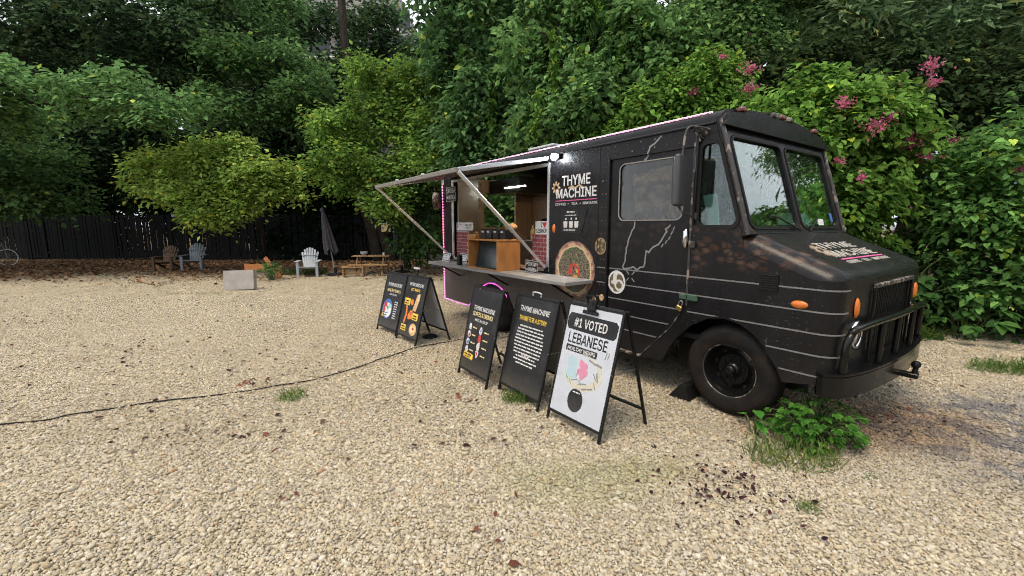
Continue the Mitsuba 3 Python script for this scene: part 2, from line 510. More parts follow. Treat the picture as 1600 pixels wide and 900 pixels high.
def unit(v): return v / (np.linalg.norm(v, axis=-1, keepdims=True) + 1e-9)


def leaf_mesh(P, Nn, D, L, tmpl, col):
    tv, tf = tmpl
    Nn = unit(Nn); D = unit(D - (D * Nn).sum(1, keepdims=True) * Nn); B = np.cross(Nn, D)
    k, n = len(tv), len(P)
    v = P[:, None] + L[:, None, None] * (tv[None, :, :1] * D[:, None] + tv[None, :, 1:2] * B[:, None] + tv[None, :, 2:] * Nn[:, None])
    f = tf[None] + (np.arange(n) * k)[:, None, None]
    return v.reshape(-1, 3), f.reshape(-1, 3), np.repeat(col, k, 0)


def colors(rng, n, c0, c1, var=0.25, yellow=0.03):
    t = rng.random((n, 1)) ** 1.3
    c = np.array(c0) * (1 - t) + np.array(c1) * t
    c = c * (1 + var * (rng.random((n, 1)) - 0.5) * 2)
    y = rng.random((n, 1)) < yellow
    return np.clip(np.where(y, c * [2.0, 1.4, 0.8], c), 0.004, 0.6)


def sprays(C, out, rng, per, rad, L, tmpl, c0, c1, flat=0.35, droop=0.3, hang=0.0, var=0.25, yellow=0.02):
    """Leaf sprays about the points C, leaning along out; hang lets leaves trail straight down."""
    n = len(C)
    nrm = unit(out * 0.6 + [0, 0, 0.9] + rng.normal(0, 0.22, (n, 3)))
    a = unit(np.cross(nrm, rng.normal(0, 1, (n, 3)))); b = np.cross(nrm, a)
    ang = rng.random((n, per)) * 2 * np.pi; rr = np.sqrt(rng.random((n, per)))
    rs = rad * rng.uniform(0.6, 1.35, (n, 1))
    off = (np.cos(ang) * rr * rs)[..., None] * a[:, None] + (np.sin(ang) * rr * rs)[..., None] * b[:, None]
    off += nrm[:, None] * ((rng.normal(0, flat, (n, per)) - droop * rr ** 2) * rs)[..., None]
    P = (C[:, None] + off).reshape(-1, 3)
    D = unit(off.reshape(-1, 3) / rad + rng.normal(0, 0.35, (n * per, 3)) + [0, 0, -0.25 - hang])
    N_ = np.repeat(nrm, per, 0) + rng.normal(0, 0.33, (n * per, 3))
    tone = np.repeat(1 + 0.8 * (rng.random((n, 1)) - 0.5), per, 0)
    col = colors(rng, n * per, c0, c1, var, yellow) * tone
    return leaf_mesh(P, N_, D, L * rng.uniform(0.6, 1.25, n * per), tmpl, col)


def shell(rng, center, radii, n, inner=0.55, seed=0, bottom=-1.0, rough=0.5):
    """Points in the uneven outer layer of an ellipsoid, and the outward directions there."""
    d = unit(rng.normal(0, 1, (int(n * 1.8) + 20, 3)))
    d = d[d[:, 2] > bottom][:n]
    k = meshkit.fbm(d * 1.7 + 11.3 + seed, 3, seed)
    keep = meshkit.noise(d * 3.1 + 5 + seed, seed + 9) > 0.27
    d, k = d[keep], k[keep]
    r = (inner + (1 - inner) * rng.random(len(d)) ** 0.6) * (1 + rough * (k - 0.5) * 2)
    return np.asarray(center) + d * np.asarray(radii) * r[:, None], d / np.asarray(radii) * min(radii)


def merge(parts):
    n, V, F_, C_ = 0, [], [], []
    for v, f, c in parts:
        V.append(v); F_.append(f + n); C_.append(c); n += len(v)
    return np.vstack(V), np.vstack(F_), np.vstack(C_)


def leaves_put(key, parts, **k):
    v, f, c = merge(parts)
    put(key, (v, f), 'mat_leaf', color=c, **k)


def limb(p, q, r0, r1, rng, wob=0.25, n=6):
    t = np.linspace(0, 1, n)[:, None]
    pts = np.asarray(p) * (1 - t) + np.asarray(q) * t
    pts[1:-1] += rng.normal(0, wob, (n - 2, 3)) * [1, 1, .4]
    return tube(curve(pts, 3), np.linspace(r0, r1, (n - 1) * 3 + 1), 7)


def tree(name, label, catg, base, top, r, blobs, n, per, rad, L, tmpl, c0, c1, seed, group=None, hang=0.0, droop=0.3, lumps=7, inner=0.5, rough=0.5, yellow=0.02, bottom=-1.0):
    """Trunk from base to top with limbs into the blobs of its crown (centre, radii)."""
    rng = np.random.default_rng(seed)
    k = thing(name, label, catg, group)
    ms = [limb(base, top, r, r * 0.55, rng, r * 0.6)]
    for c, rd in blobs:
        ms.append(limb(np.asarray(top) * 0.85 + np.asarray(base) * 0.15, c, r * 0.5, r * 0.12, rng, 0.2))
        for _ in range(3):
            e = np.asarray(c) + unit(rng.normal(0, 1, 3)) * np.asarray(rd) * 0.7
            ms.append(limb(c, e, r * 0.14, 0.015, rng, 0.12, 5))
    part(k, 'trunk', cat(*ms), 'mat_bark', smooth=True)
    if lumps:
        blobs = [b for c, rd in blobs for b in [(c, np.asarray(rd) * .72)] + [(np.asarray(c) + d_ * np.asarray(rd) * .78, np.asarray(rd) * rng.uniform(.30, .52)) for d_ in unit(rng.normal(0, 1, (lumps, 3)) * [1, 1, .9]) if d_[2] > bottom]]
    vol = np.array([np.prod(np.asarray(rd)) ** (2 / 3) for _, rd in blobs]); vol /= vol.sum()
    P = []
    for i, (c, rd) in enumerate(blobs):
        C, o = shell(rng, c, rd, max(8, int(n * vol[i])), inner, seed + i, bottom, rough)
        P.append(sprays(C, o, rng, per, rad, L, tmpl, c0, c1, hang=hang, droop=droop, yellow=yellow))
    leaves_put(f'{k}__crown', P)
    return k

# ------------------------------------------------------------------ the ground
def ground_z(x, y): return 0.03 * (meshkit.fbm(np.stack([x * 0.5, y * 0.5, 0 * x], -1), 2, 4) - 0.5) * np.clip((np.hypot(x - 2, y - 3) - 3) / 4, 0, 1)


gx = np.concatenate([np.linspace(-120, -30, 10)[:-1], np.linspace(-30, 16, 116), np.linspace(16, 120, 12)[1:]])
gy = np.concatenate([np.linspace(-60, 0, 8)[:-1], np.linspace(0, 26, 66), np.linspace(26, 150, 12)[1:]])
X, Y = np.meshgrid(gx, gy, indexing='ij')
i, j = np.meshgrid(np.arange(len(gx) - 1), np.arange(len(gy) - 1), indexing='ij')
q = np.stack([i * len(gy) + j, (i + 1) * len(gy) + j, (i + 1) * len(gy) + j + 1, i * len(gy) + j + 1], -1).reshape(-1, 4)
structure('ground', (np.stack([X, Y, ground_z(X, Y) - 0.0025], -1).reshape(-1, 3), q), 'mat_ground', smooth=True)


def stone_patch(rng, n, size, tmpl, spread):
    tv, tf = np.array(tmpl.vertices), np.array(tmpl.faces)
    k = len(tv)
    g = int(math.sqrt(n)); c = np.stack(np.meshgrid(np.arange(g), np.arange(g)), -1).reshape(-1, 2)
    xy = (c + rng.random((g * g, 2)) * 1.1) / g * spread
    m = g * g
    sc = size * np.exp(rng.normal(0, 0.36, (m, 1))) * rng.uniform([0.8, 0.6, 0.42], [1.25, 1.0, 0.75], (m, 3))
    v = tv[None] * rng.uniform(0.72, 1.22, (m, k, 1)) * sc[:, None]
    a = rng.random(m) * 2 * np.pi; tilt = rng.normal(0, 0.4, m)
    ct, st = np.cos(tilt)[:, None], np.sin(tilt)[:, None]
    v[..., 1], v[..., 2] = v[..., 1] * ct - v[..., 2] * st, v[..., 1] * st + v[..., 2] * ct
    ca, sa = np.cos(a)[:, None], np.sin(a)[:, None]
    v[..., 0], v[..., 1] = v[..., 0] * ca - v[..., 1] * sa, v[..., 0] * sa + v[..., 1] * ca
    v[..., :2] += xy[:, None]; v[..., 2] += (sc[:, 2:] * rng.uniform(0.1, 0.9, (m, 1)))
    f = tf[None] + (np.arange(m) * k)[:, None, None]
    uv = np.repeat(rng.random((m, 2)), k, 0)
    return v.reshape(-1, 3), f.reshape(-1, 3), uv


ico = trimesh.creation.icosphere(subdivisions=0); octa = trimesh.Trimesh([[1, 0, 0], [-1, 0, 0], [0, 1, 0], [0, -1, 0], [0, 0, 1], [0, 0, -1]], [[0, 2, 4], [2, 1, 4], [1, 3, 4], [3, 0, 4], [2, 0, 5], [1, 2, 5], [3, 1, 5], [0, 3, 5]])
for nm, args in (('near', (7200, 0.0088, ico, 1.0)), ('near_b', (7200, 0.0088, ico, 1.0)), ('far', (4400, 0.0112, octa, 1.0))):
    v, f, uv = stone_patch(np.random.default_rng(len(nm)), *args)
    scene[f'pebbles_{nm}'] = {'type': 'shapegroup', 'pebbles': mikit.ply((v, f), 'mat_stones', smooth=(True if nm != 'far' else False), uv=uv)}
labels['gravel'] = {'label': 'loose pale beige gravel covering the whole lot', 'category': 'gravel', 'kind': 'stuff'}
n = 0
for yy in range(1, 10):
    for xx in range(-14, 14):
        if abs(xx + 0.5) > 1.3 * yy + 2.2: continue
        n += 1
        near = yy < 3
        scene[f'gravel__{n:03d}'] = {'type': 'instance', 'to_world': T().translate([xx + 0.5, yy + 0.5, 0]).rotate([0, 0, 1], 90 * int(R.integers(4))).translate([-0.5, -0.5, 0]),
                                     'g': {'type': 'ref', 'id': 'pebbles_' + ('near' if R.random() < 0.5 else 'near_b' if near else 'far') if near else 'pebbles_far'}}

# ------------------------------------------------------------------ the truck
TM = frame((WX, WY, 0), (FX, FY, 0), (-NX, -NY, 0), (0, 0, 1))
def SIDE(y=0.0): return TM @ frame((0, y, 0), (1, 0, 0), (0, 0, 1), (0, -1, 0))


truck = thing('food_truck', 'black step van food truck with open serving hatch, printed food and lettering on its side', 'food truck')
def tp(name, mesh, mat, smooth=False, M=TM, **k): return part(truck, name, mesh, mat, smooth, M, **k)
def sub(parent, name, mesh, mat, smooth=False, M=TM, **k): return part(parent, name, mesh, mat, smooth, M, **k)


WID = 2.08
arch_f = sg.Polygon([(-.69, .2), (-.69, .338), (-.61, .5), (-.52, .625), (-.40, .75), (-.249, .84), (-.1, .865), (.036, .84), (.14, .785), (.227, .705), (.339, .546), (.388, .452), (.56, .485), (.56, .2)])
arch_r = ellipse(-3.74, .34, .62, .43, 40)
outline = sg.Polygon([(-5.3, .34), (.55, .34), (.55, 1.25), (.02, 1.46), (-.01, 1.60), (-.285, 2.50), (-5.3, 2.50)]).difference(arch_f).difference(arch_r)
hatch = sg.box(-4.95, 1.08, -2.40, 2.40)
door_hole = sg.Polygon([(-1.42, .2), (-.945, .2), (-.945, .335), (-.52, .85), (-.47, .90), (-.47, 2.33), (-1.42, 2.33)])
quarter = sg.Polygon([(-.405, 1.64), (-.025, 1.64), (-.24, 2.345), (-.405, 2.345)]).buffer(-.06, join_style=1).buffer(.06, quad_segs=5)
door_win = rrect(-1.305, -.56, 1.70, 2.27, .07)
side = tp('side_panel', extrude(outline.difference(hatch).difference(door_hole).difference(quarter), .04), 'mat_paint', M=SIDE(.04))
left = sg.Polygon([(-5.3, .34), (.55, .45), (.55, 1.25), (.02, 1.46), (-.01, 1.60), (-.285, 2.50), (-5.3, 2.50)]).difference(arch_f).difference(arch_r)
tp('side_panel', extrude(left.difference(quarter), .04), 'mat_paint', M=SIDE(WID))
door = tp('sliding_door', extrude(sg.box(-1.415, .345, -.475, 2.325).intersection(door_hole.buffer(-.006)).difference(door_win), .03), 'mat_paint', M=SIDE(.05), label='sliding cab door with pale map outline drawn on it')
sub(door, 'window_frame', extrude(door_win.buffer(.004).difference(door_win.buffer(-.006)), .008), 'mat_grey', M=SIDE(.022))
sub(door, 'window', extrude(door_win.buffer(-.008), .004), 'mat_clear', M=SIDE(.036))
sk = trimesh.creation.box(extents=(.62, .3, .66)).subdivide().subdivide().subdivide().subdivide()
skv = np.array(sk.vertices); skv += .07 * (meshkit.fbm(skv * 5, 3)[:, None] - .5) * [1, 1, 1.4]
single('coffee_sack', (skv, np.array(sk.faces)), 'mat_sack', 'brown burlap sack pressed against the cab door window', 'sack', True, TM @ frame((-.86, .27, 1.88), (1, 0, .12), (0, 1, 0), (-.12, 0, 1)))
# window and door opening trims
tp('window_frame', extrude(quarter.buffer(.018).difference(quarter.buffer(-.014)), .016), 'mat_rubber', M=SIDE(.008))
tp('window', extrude(quarter.buffer(-.008), .004), 'mat_glass', M=SIDE(.02), label='tall quarter window beside the cab door')
tp('hatch_frame', extrude(hatch.buffer(.012, join_style=2).difference(hatch.buffer(-.028, join_style=2)), .022), 'mat_alu', M=SIDE(.012))
for s in (-1.435, -.458): tp('door_trim', box(s - .011, s + .011, -.008, .03, .92 if s > -1 else .36, 2.36, .003), 'mat_worn' if s > -1 else 'mat_black')
tp('seam', tube([(-.52, -.003, .84), (-.61, -.003, .69), (-.945, -.003, .335)], .005, 6), 'mat_worn')
tp('panel_seam', box(-1.58, -1.568, -.003, .01, 1.0, 2.49), 'mat_black')
tp('sill_trim', box(-1.4, -.95, -.01, .05, .318, .340, .004), 'mat_worn', label='rusty worn sill strip below the cab door')
rng = np.random.default_rng(3)
rv = [(s, z) for z in (2.455,) for s in np.arange(-5.2, -.3, .16)] + [(s, z) for s in (-1.52, -1.47, -.42) for z in np.arange(1.0, 2.4, .14)] + [(s, 2.38) for s in np.arange(-1.4, -.5, .13)]
tp('rivets', cat(*[mv(lathe([(0, .004), (.006, .003), (.008, 0)], 8), s, z, 0) for s, z in rv]), 'mat_worn', M=SIDE(0), kind='stuff')
# roof: shell of the profile, gutter, front visor
arc = [(.13 - .13 * math.cos(a), 2.50 + .115 * math.sin(a)) for a in np.linspace(0, math.pi / 2, 7)]
crown = [(.13 + (WID - .26) * t, 2.615 + .07 * math.sin(math.pi * t)) for t in np.linspace(0, 1, 17)[1:-1]]
prof = sg.Polygon(arc + crown + [(WID - y, z) for y, z in arc[::-1]])
ROOF = lambda s: TM @ frame((s, 0, 0), (0, 1, 0), (0, 0, 1), (1, 0, 0))
tp('roof', extrude(prof.difference(prof.buffer(-.03).union(sg.box(.03, 2.4, WID - .03, 2.53))), 5.02), 'mat_paint', 35, ROOF(-5.30))
vis = cat(extrude(prof, .015))
vv, vf = vis
loft = [affinity.translate(affinity.scale(prof, 1 + .012 * k, 1 - .10 * k * k, origin=(WID / 2, 2.50)), 0, -.018 * k) for k in (0, 1, 2)]
tp('visor', cat(*[mv(extrude(p, .034), 0, 0, .033 * k) for k, p in enumerate(loft)]), 'mat_paint', 35, ROOF(-.285))
tp('gutter', cat(box(-5.3, -.29, -.022, 0, 2.488, 2.506, .004)), 'mat_black_gloss')
for y in (.30, .88, 1.04, 1.20, 1.80):
    z0 = 2.605 + .06 * math.sin(math.pi * y / WID)
    tp('marker_light', cat(mv(lathe([(0, .024), (.018, .021), (.030, .012), (.034, 0)], 14), -.235, y, z0 + .006), box(-.27, -.20, y - .04, y + .04, z0 - .02, z0 + .008, .004)), 'mat_worn' if y in (.88, 1.2) else 'mat_markerred', True)
# front: cowl with the two windshield panes
e = np.array([-.303, 0, 1]); e /= np.linalg.norm(e)
FRONT = TM @ frame((.03, 0, 1.60), (0, 1, 0), e, np.cross((0, 1, 0), e))
panes = [rrect(.095, 1.0, .03, .83, .075), rrect(1.08, 1.985, .03, .83, .075)]
tp('windshield_frame', extrude(sg.box(0, -.03, WID, .99).difference(unary_union(panes)), .035), 'mat_paint', M=FRONT @ frame((0, 0, -.035), (1, 0, 0), (0, 1, 0), (0, 0, 1)))
for pn in panes:
    w = tp('windshield', extrude(pn.buffer(-.01), .005), 'mat_glass', M=FRONT @ frame((0, 0, -.022), (1, 0, 0), (0, 1, 0), (0, 0, 1)))
    sub(w, 'gasket', extrude(pn.buffer(.012).difference(pn.buffer(-.012)), .014), 'mat_rubber', M=FRONT @ frame((0, 0, -.006), (1, 0, 0), (0, 1, 0), (0, 0, 1)))
for y in (.0, WID): tp('pillar', tube([(.045, y, 1.575), (-.245, y, 2.52)], .020, 10), 'mat_worn', True, label='worn bare metal windshield pillar' if y == 0 else None)
tp('belt_trim', box(-.02, .075, .0, WID, 1.572, 1.59, .004), 'mat_black')
tp('wiper', L(tube([(.06, .95, 1.60), (.0, .62, 1.72), (-.01, .48, 1.735)], .007, 6), tube([(.06, 1.15, 1.60), (.0, 1.48, 1.72)], .007, 6)), 'mat_black')
tp('sticker', extrude(rrect(1.52, 1.66, .06, .125, .01), .001), 'mat_white', M=FRONT @ frame((0, 0, -.015), (1, 0, 0), (0, 1, 0), (0, 0, 1)), label='white sticker inside the windshield')
tp('sticker', extrude(sg.box(1.86, .10, 1.92, .19), .001), 'mat_blue', M=FRONT @ frame((0, 0, -.015), (1, 0, 0), (0, 1, 0), (0, 0, 1)), label='small blue sticker inside the windshield')
# nose and hood
plan = sg.Polygon([(.55, 0)] + [(.57 + .14 * math.sin(a), .14 - .14 * math.cos(a)) for a in np.linspace(0, math.pi / 2, 9)] + [(.735, .55), (.745, 1.04), (.735, 1.53)] +
                  [(.57 + .14 * math.cos(a), WID - .14 + .14 * math.sin(a)) for a in np.linspace(0, math.pi / 2, 9)] + [(.55, WID)])
FLAT = lambda z: TM @ frame((0, 0, z), (1, 0, 0), (0, 1, 0), (0, 0, 1))
nose = m3.Manifold.extrude(m3.CrossSection([np.array(plan.exterior.coords)[:-1]], m3.FillRule.NonZero), .79).translate((0, 0, .47))
nose -= m3.Manifold.cube((.06, .98, .56), False).translate((.70, .55, .62))
nose -= m3.Manifold.cube((.6, 3, .05), False).translate((.2, -.5, .44))
tp('nose', nose, 'mat_paint', 30)
sph = lambda s, y, z, r: m3.Manifold.sphere(r, 40).translate((s, y, z))
hood = m3.Manifold.batch_hull([sph(-.12, .137, 1.515, .134), sph(-.12, WID - .137, 1.515, .134), sph(.578, .137, 1.222, .134), sph(.578, WID - .137, 1.222, .134), sph(.612, 1.04, 1.214, .134), sph(-.12, 1.04, 1.521, .134),
                              m3.Manifold.cube((.5, WID - .01, .05), False).translate((-.2, .005, 1.2))])
hood = hood.trim_by_plane((0, 0, 1), 1.257)
hd = tp('hood', hood, 'mat_paint', 24)
HOOD = TM @ frame((0, 0, 1.6145), (0, 1, 0), np.array([-1, 0, .42]) / math.hypot(1, .42), np.array([.42, 0, 1]) / math.hypot(1, .42))
def hp(s): return -s * math.hypot(1, .415)
DH = HOOD @ frame((0, 0, -.003), (1, 0, 0), (0, 1, 0), (0, 0, 1))
sub(hd, 'lettering', L(text('THYME', .105, .98, hp(.375), .78, 'c', bold=False, depth=.006), text('MACHINE', .105, .98, hp(.505), .98, 'c', bold=False, depth=.006), text("COFFEE  ·  TEA  ·  MAN'OUCHE", .04, .98, hp(.60), .98, 'c', bold=False, depth=.006)), 'mat_hoodprint', M=DH, label='pale lettering in three lines across the hood')
sub(hd, 'underline', box(.49, 1.47, hp(.545), hp(.532), 0, .006), 'mat_pink', M=DH)
g = unary_union([sg.Point(0, 0).buffer(.075)] + [affinity.translate(sg.Point(0, 0).buffer(.024), .08 * math.cos(a), .08 * math.sin(a)) for a in np.linspace(0, 6.283, 9)[:-1]]).difference(sg.Point(0, 0).buffer(.045))
sub(hd, 'emblem', extrude(affinity.translate(g, .50, hp(.40)), .006), 'mat_wallbrown', M=DH)
# grille, lights
ms = [box(.700, .722, y, y + .016, .625, 1.175, .003) for y in np.arange(.57, 1.52, .045)]
gr = tp('grille', box(.698, .702, .545, 1.535, .61, 1.19), 'mat_black')
for y in (.535, 1.52): sub(gr, 'side_bar', box(.742, .762, y, y + .025, .60, 1.175, .005), 'mat_black_gloss')
sub(gr, 'trim', box(.740, .764, .535, 1.545, 1.18, 1.215, .006), 'mat_worn', label='scratched pale trim along the top of the grille')
for m_ in ms: sub(gr, 'slat', m_, 'mat_black')
for y in (.34, WID - .34):
    L_ = TM @ frame((.712, y, .845), (0, 1, 0), (0, 0, 1), (1, 0, 0))
    h = tp('headlight', lathe([(.0, .022), (.05, .018), (.075, .008), (.085, 0), (.085, -.03)], 28), 'mat_chrome', True, L_)
    sub(h, 'bezel', lathe([(.083, .0), (.088, .022), (.108, .018), (.112, -.03)], 28), 'mat_chrome', True, L_)
for y in (.27, WID - .27):
    tp('turn_signal', mv(lathe([(0, .022), (.6, .018), (.9, .010), (1, 0)], 24), 0, 0, 0), 'mat_amber', True, TM @ frame((.722, y, 1.055), (0, .036, 0), (0, 0, .075), (1, 0, 0)), label='tall amber turn signal on the nose')
tp('side_marker', lathe([(0, .02), (.7, .017), (.93, .008), (1, 0)], 24), 'mat_amber', True, SIDE(0) @ frame((.455, 1.07, 0), (.058, 0, 0), (0, .030, 0), (0, 0, 1)), label='amber marker lamp on the fender')
lv = tp('vent', extrude(rrect(.165, .30, 1.145, 1.275, .01), .012), 'mat_black', M=SIDE(-.001))
for z in np.arange(1.155, 1.268, .018): sub(lv, 'louver', box(.172, .293, -.022, -.012, z, z + .009, .002), 'mat_black_gloss')
# stripes
for z in (1.192, 1.030, .872, .710, .556):
    zz = lambda s: arch_f.buffer(.02)
    for a, b, y in ((-1.57, -1.437, 0), (-1.413, -.478, .02), (-.446, .56, 0)):
        ln = sg.box(a, z - .0055, b, z + .0055).difference(arch_f.buffer(.02)).difference(ellipse(-1.935, 1.133, .34, .34)).difference(sg.box(.16, 1.14, .305, 1.28))
        if y == .02: ln = ln.intersection(door_hole.buffer(-.01)).difference(ellipse(-1.30, 1.05, .118, .125))
        if not ln.is_empty: tp('stripe', extrude(ln, .002), 'mat_stripe', M=SIDE(y - .0005))
    tp('stripe', extrude(plan.buffer(.0025).difference(plan.buffer(-.004)).intersection(sg.box(.56, -.1, .9, .155)), .011), 'mat_stripe', M=FLAT(z - .0055))
# prints on the side
D0, D1 = SIDE(-.0005), SIDE(.0195)
pd = tp('print', extrude(ellipse(-1.935, 1.133, .335, .335, 60), .002), 'mat_manoushe', M=D0, label='printed picture of a round flatbread topped with herbs and tomato')
tp('print', extrude(ellipse(-1.525, 1.425, .082, .092, 40), .002), 'mat_plate', M=D0, label='printed picture of a small bowl of olives')
tp('print', extrude(ellipse(-1.30, 1.05, .118, .125, 40).intersection(sg.box(-1.41, 0, 0, 2)), .002), 'mat_plate', M=D1, label='printed picture of a white plate with dip')
tp('print', L(extrude(ellipse(-1.60, .815, .03, .042), .002), extrude(ellipse(-1.49, .86, .032, .036), .002)), 'mat_bread', M=D0, label='two small printed olives')
lg = tp('lettering', L(text('THYME', .112, -2.165, 2.115, .46, depth=.003), text('MACHINE', .105, -2.265, 1.975, .66, depth=.003), text("COFFEE", .028, -2.28, 1.888, .19, bold=False, depth=.003), text("·", .03, -2.06, 1.888, .02, depth=.003), text("TEA", .028, -2.0, 1.888, .10, bold=False, depth=.003), text("·", .03, -1.865, 1.888, .02, depth=.003), text("MAN'OUCHE", .028, -1.81, 1.888, .22, bold=False, depth=.003)), 'mat_print_white', M=D0, label='white two line name lettering beside the hatch')
sub(lg, 'underline', box(-2.28, -1.60, 1.938, 1.946, 0, .003), 'mat_pink', M=D0)
fl = [affinity.translate(affinity.rotate(ellipse(0, 0, .028, .014), a), .05 * math.cos(math.radians(a)), .05 * math.sin(math.radians(a))) for a in range(0, 360, 45)]
sub(lg, 'emblem', cat(extrude(affinity.translate(unary_union(fl).difference(sg.Point(0, 0).buffer(.03)), -2.27, 2.10), .0025), extrude(sg.LineString([(-2.05, 2.085), (-1.98, 2.10), (-1.95, 2.075), (-1.88, 2.105), (-1.83, 2.085)]).buffer(.010), .0025)), 'mat_card', M=D0)
top = [(-.81, 2.47), (-.842, 2.445), (-.93, 2.395), (-.955, 2.336)]
low = [(-1.091, 1.685), (-1.120, 1.60), (-1.156, 1.522), (-1.170, 1.45), (-1.182, 1.376), (-1.195, 1.29), (-1.225, 1.22), (-1.199, 1.202), (-1.150, 1.21), (-1.092, 1.231), (-1.043, 1.202), (-.958, 1.241), (-.945, 1.32), (-.936, 1.401), (-.905, 1.384), (-.86, 1.44), (-.799, 1.469), (-.75, 1.54), (-.714, 1.592), (-.71, 1.628), (-.684, 1.652)]
def wig(pts, seed):
    r = np.random.default_rng(seed); p = []
    for a, b in zip(pts[:-1], pts[1:]):
        p += [a, tuple((np.array(a) + b) / 2 + r.normal(0, .006, 2))]
    return sg.LineString(p + [pts[-1]])
tp('map_outline', extrude(wig(top, 1).buffer(.0085), .002), 'mat_print_grey', M=D0)
sub(door, 'map_outline', cat(extrude(wig([(-.957, 2.325), (-.985, 2.29), (-1.0, 2.285)], 2).buffer(.008), .002), extrude(wig(low, 3).buffer(.0075), .002),
    *[extrude(sg.LineString([(a - .007, b - .012), (a + .007, b + .012)]).buffer(.006), .002) for a, b in ((-.641, 1.622), (-.659, 1.581), (-.683, 1.533), (-.716, 1.496), (-.756, 1.459))],
    *[extrude(sg.LineString([(-1.12 + .02 * x, 1.129 + .02 * y), (-1.12 + .05 * x, 1.129 + .05 * y)]).buffer(.005), .002) for x in (-1, 1) for y in (-1, 1)]), 'mat_print_grey', M=D1, label='pale grey map outline on the sliding door')
cups = tp('placard', extrude(sg.Polygon([(-2.185, 1.85), (-1.735, 1.83), (-1.83, 1.555), (-2.16, 1.575)]), .004), 'mat_print_black', M=SIDE(-.002), label='black placard with three white cups')
C1 = SIDE(-.0055)
sub(cups, 'cup', cat(*[extrude(sg.Polygon([(s - .034, 1.70), (s + .034, 1.70), (s + .028, 1.625), (s - .028, 1.625)]), .002) for s in (-2.09, -1.995, -1.905)], *[extrude(sg.Point(s, 1.727).buffer(.013), .002) for s in (-2.085, -1.99, -1.91)],
    greek(-2.07, 1.80, .13, .016, rng), greek(-2.10, 1.765, .19, .008, rng), greek(-2.12, 1.59, .2, .012, rng)), 'mat_print_white', M=C1)
tp('reflector', lathe([(0, .016), (.8, .012), (1, 0)], 20), 'mat_amber', True, SIDE(-.001) @ frame((-2.302, 1.612, 0), (.026, 0, 0), (0, .055, 0), (0, 0, 1)), label='oval amber reflector beside the hatch')
# door furniture, latch, mirror
tp('handle', cat(lathe([(0, .03), (.7, .026), (1, .0)], 20)), 'mat_chrome', True, SIDE(.0) @ frame((-.505, 1.535, 0), (.028, 0, 0), (0, .085, 0), (0, 0, 1)))
tp('hasp', L(box(-.52, -.45, -.03, .0, .985, 1.028, .004), box(-.445, -.345, -.026, 0, .978, 1.035, .006)), 'mat_latch', label='green painted door hasp')
mr = tp('mirror', mv(box(-.035, .035, -.085, .085, -.215, .215, .02), -.475, -.19, 2.03, rz=.25), 'mat_mirrorback', True)
sub(mr, 'arm', L(tube(curve([(-.36, .0, 2.42), (-.40, -.10, 2.47), (-.44, -.17, 2.44), (-.455, -.19, 2.24)]), .011), tube(curve([(-.38, 0, 2.38), (-.42, -.08, 2.43), (-.36, -.16, 2.455), (-.30, -.06, 2.44)]), .007), tube([(-.47, -.19, 1.82), (-.47, -.12, 1.76), (-.43, 0, 1.72)], .010)), 'mat_worn', True)
tp('post', tube([(-.425, -.02, 2.44), (-.425, -.02, 1.66)], .013, 8), 'mat_black_gloss', True)
tp('hinge', L(*[box(-.45, -.40, -.025, 0, z, z + .06, .006) for z in (1.45, 1.70, 2.36)]), 'mat_worn')
# bumper, guard, tow ball
oc = curve([(.625, -.025), (.69, -.03), (.775, .10), (.835, .45), (.865, 1.04), (.835, 1.63), (.775, 1.98), (.69, WID + .03), (.625, WID + .025)], 6)
bp = sg.Polygon(list(map(tuple, oc)) + [(.60, WID - .02), (.60, .02)])
bm = tp('bumper', cat(extrude(bp.buffer(-.008), .165), mv(extrude(bp, .145), 0, 0, .010)), 'mat_black_gloss', 40, FLAT(.425))
sub(bm, 'lip', extrude(bp.buffer(.006).difference(bp.buffer(-.02)), .014), 'mat_black_gloss', M=FLAT(.5905))
gd = tp('brush_guard', tube(curve([(.74, .07, .60), (.745, .07, .78), (.755, .11, .88), (.775, .22, .925), (.81, 1.04, .935), (.775, 1.86, .925), (.755, 1.97, .88), (.745, 2.01, .78), (.74, 2.01, .60)], 8), .026, 12), 'mat_black_gloss', True)
for y in (.62, 1.04, 1.46): sub(gd, 'post', tube([(.80, y, .60), (.805, y, .92)], .022, 10), 'mat_black_gloss', True)
tp('tow_ball', cat(box(.84, .97, 1.0, 1.06, .43, .47, .006), mv(lathe([(0, 0), (.022, 0), (.018, .03), (.018, .045), (.03, .06), (.032, .078), (.022, .098), (0, .105)], 20), .945, 1.03, .47)), 'mat_black_gloss', 40)
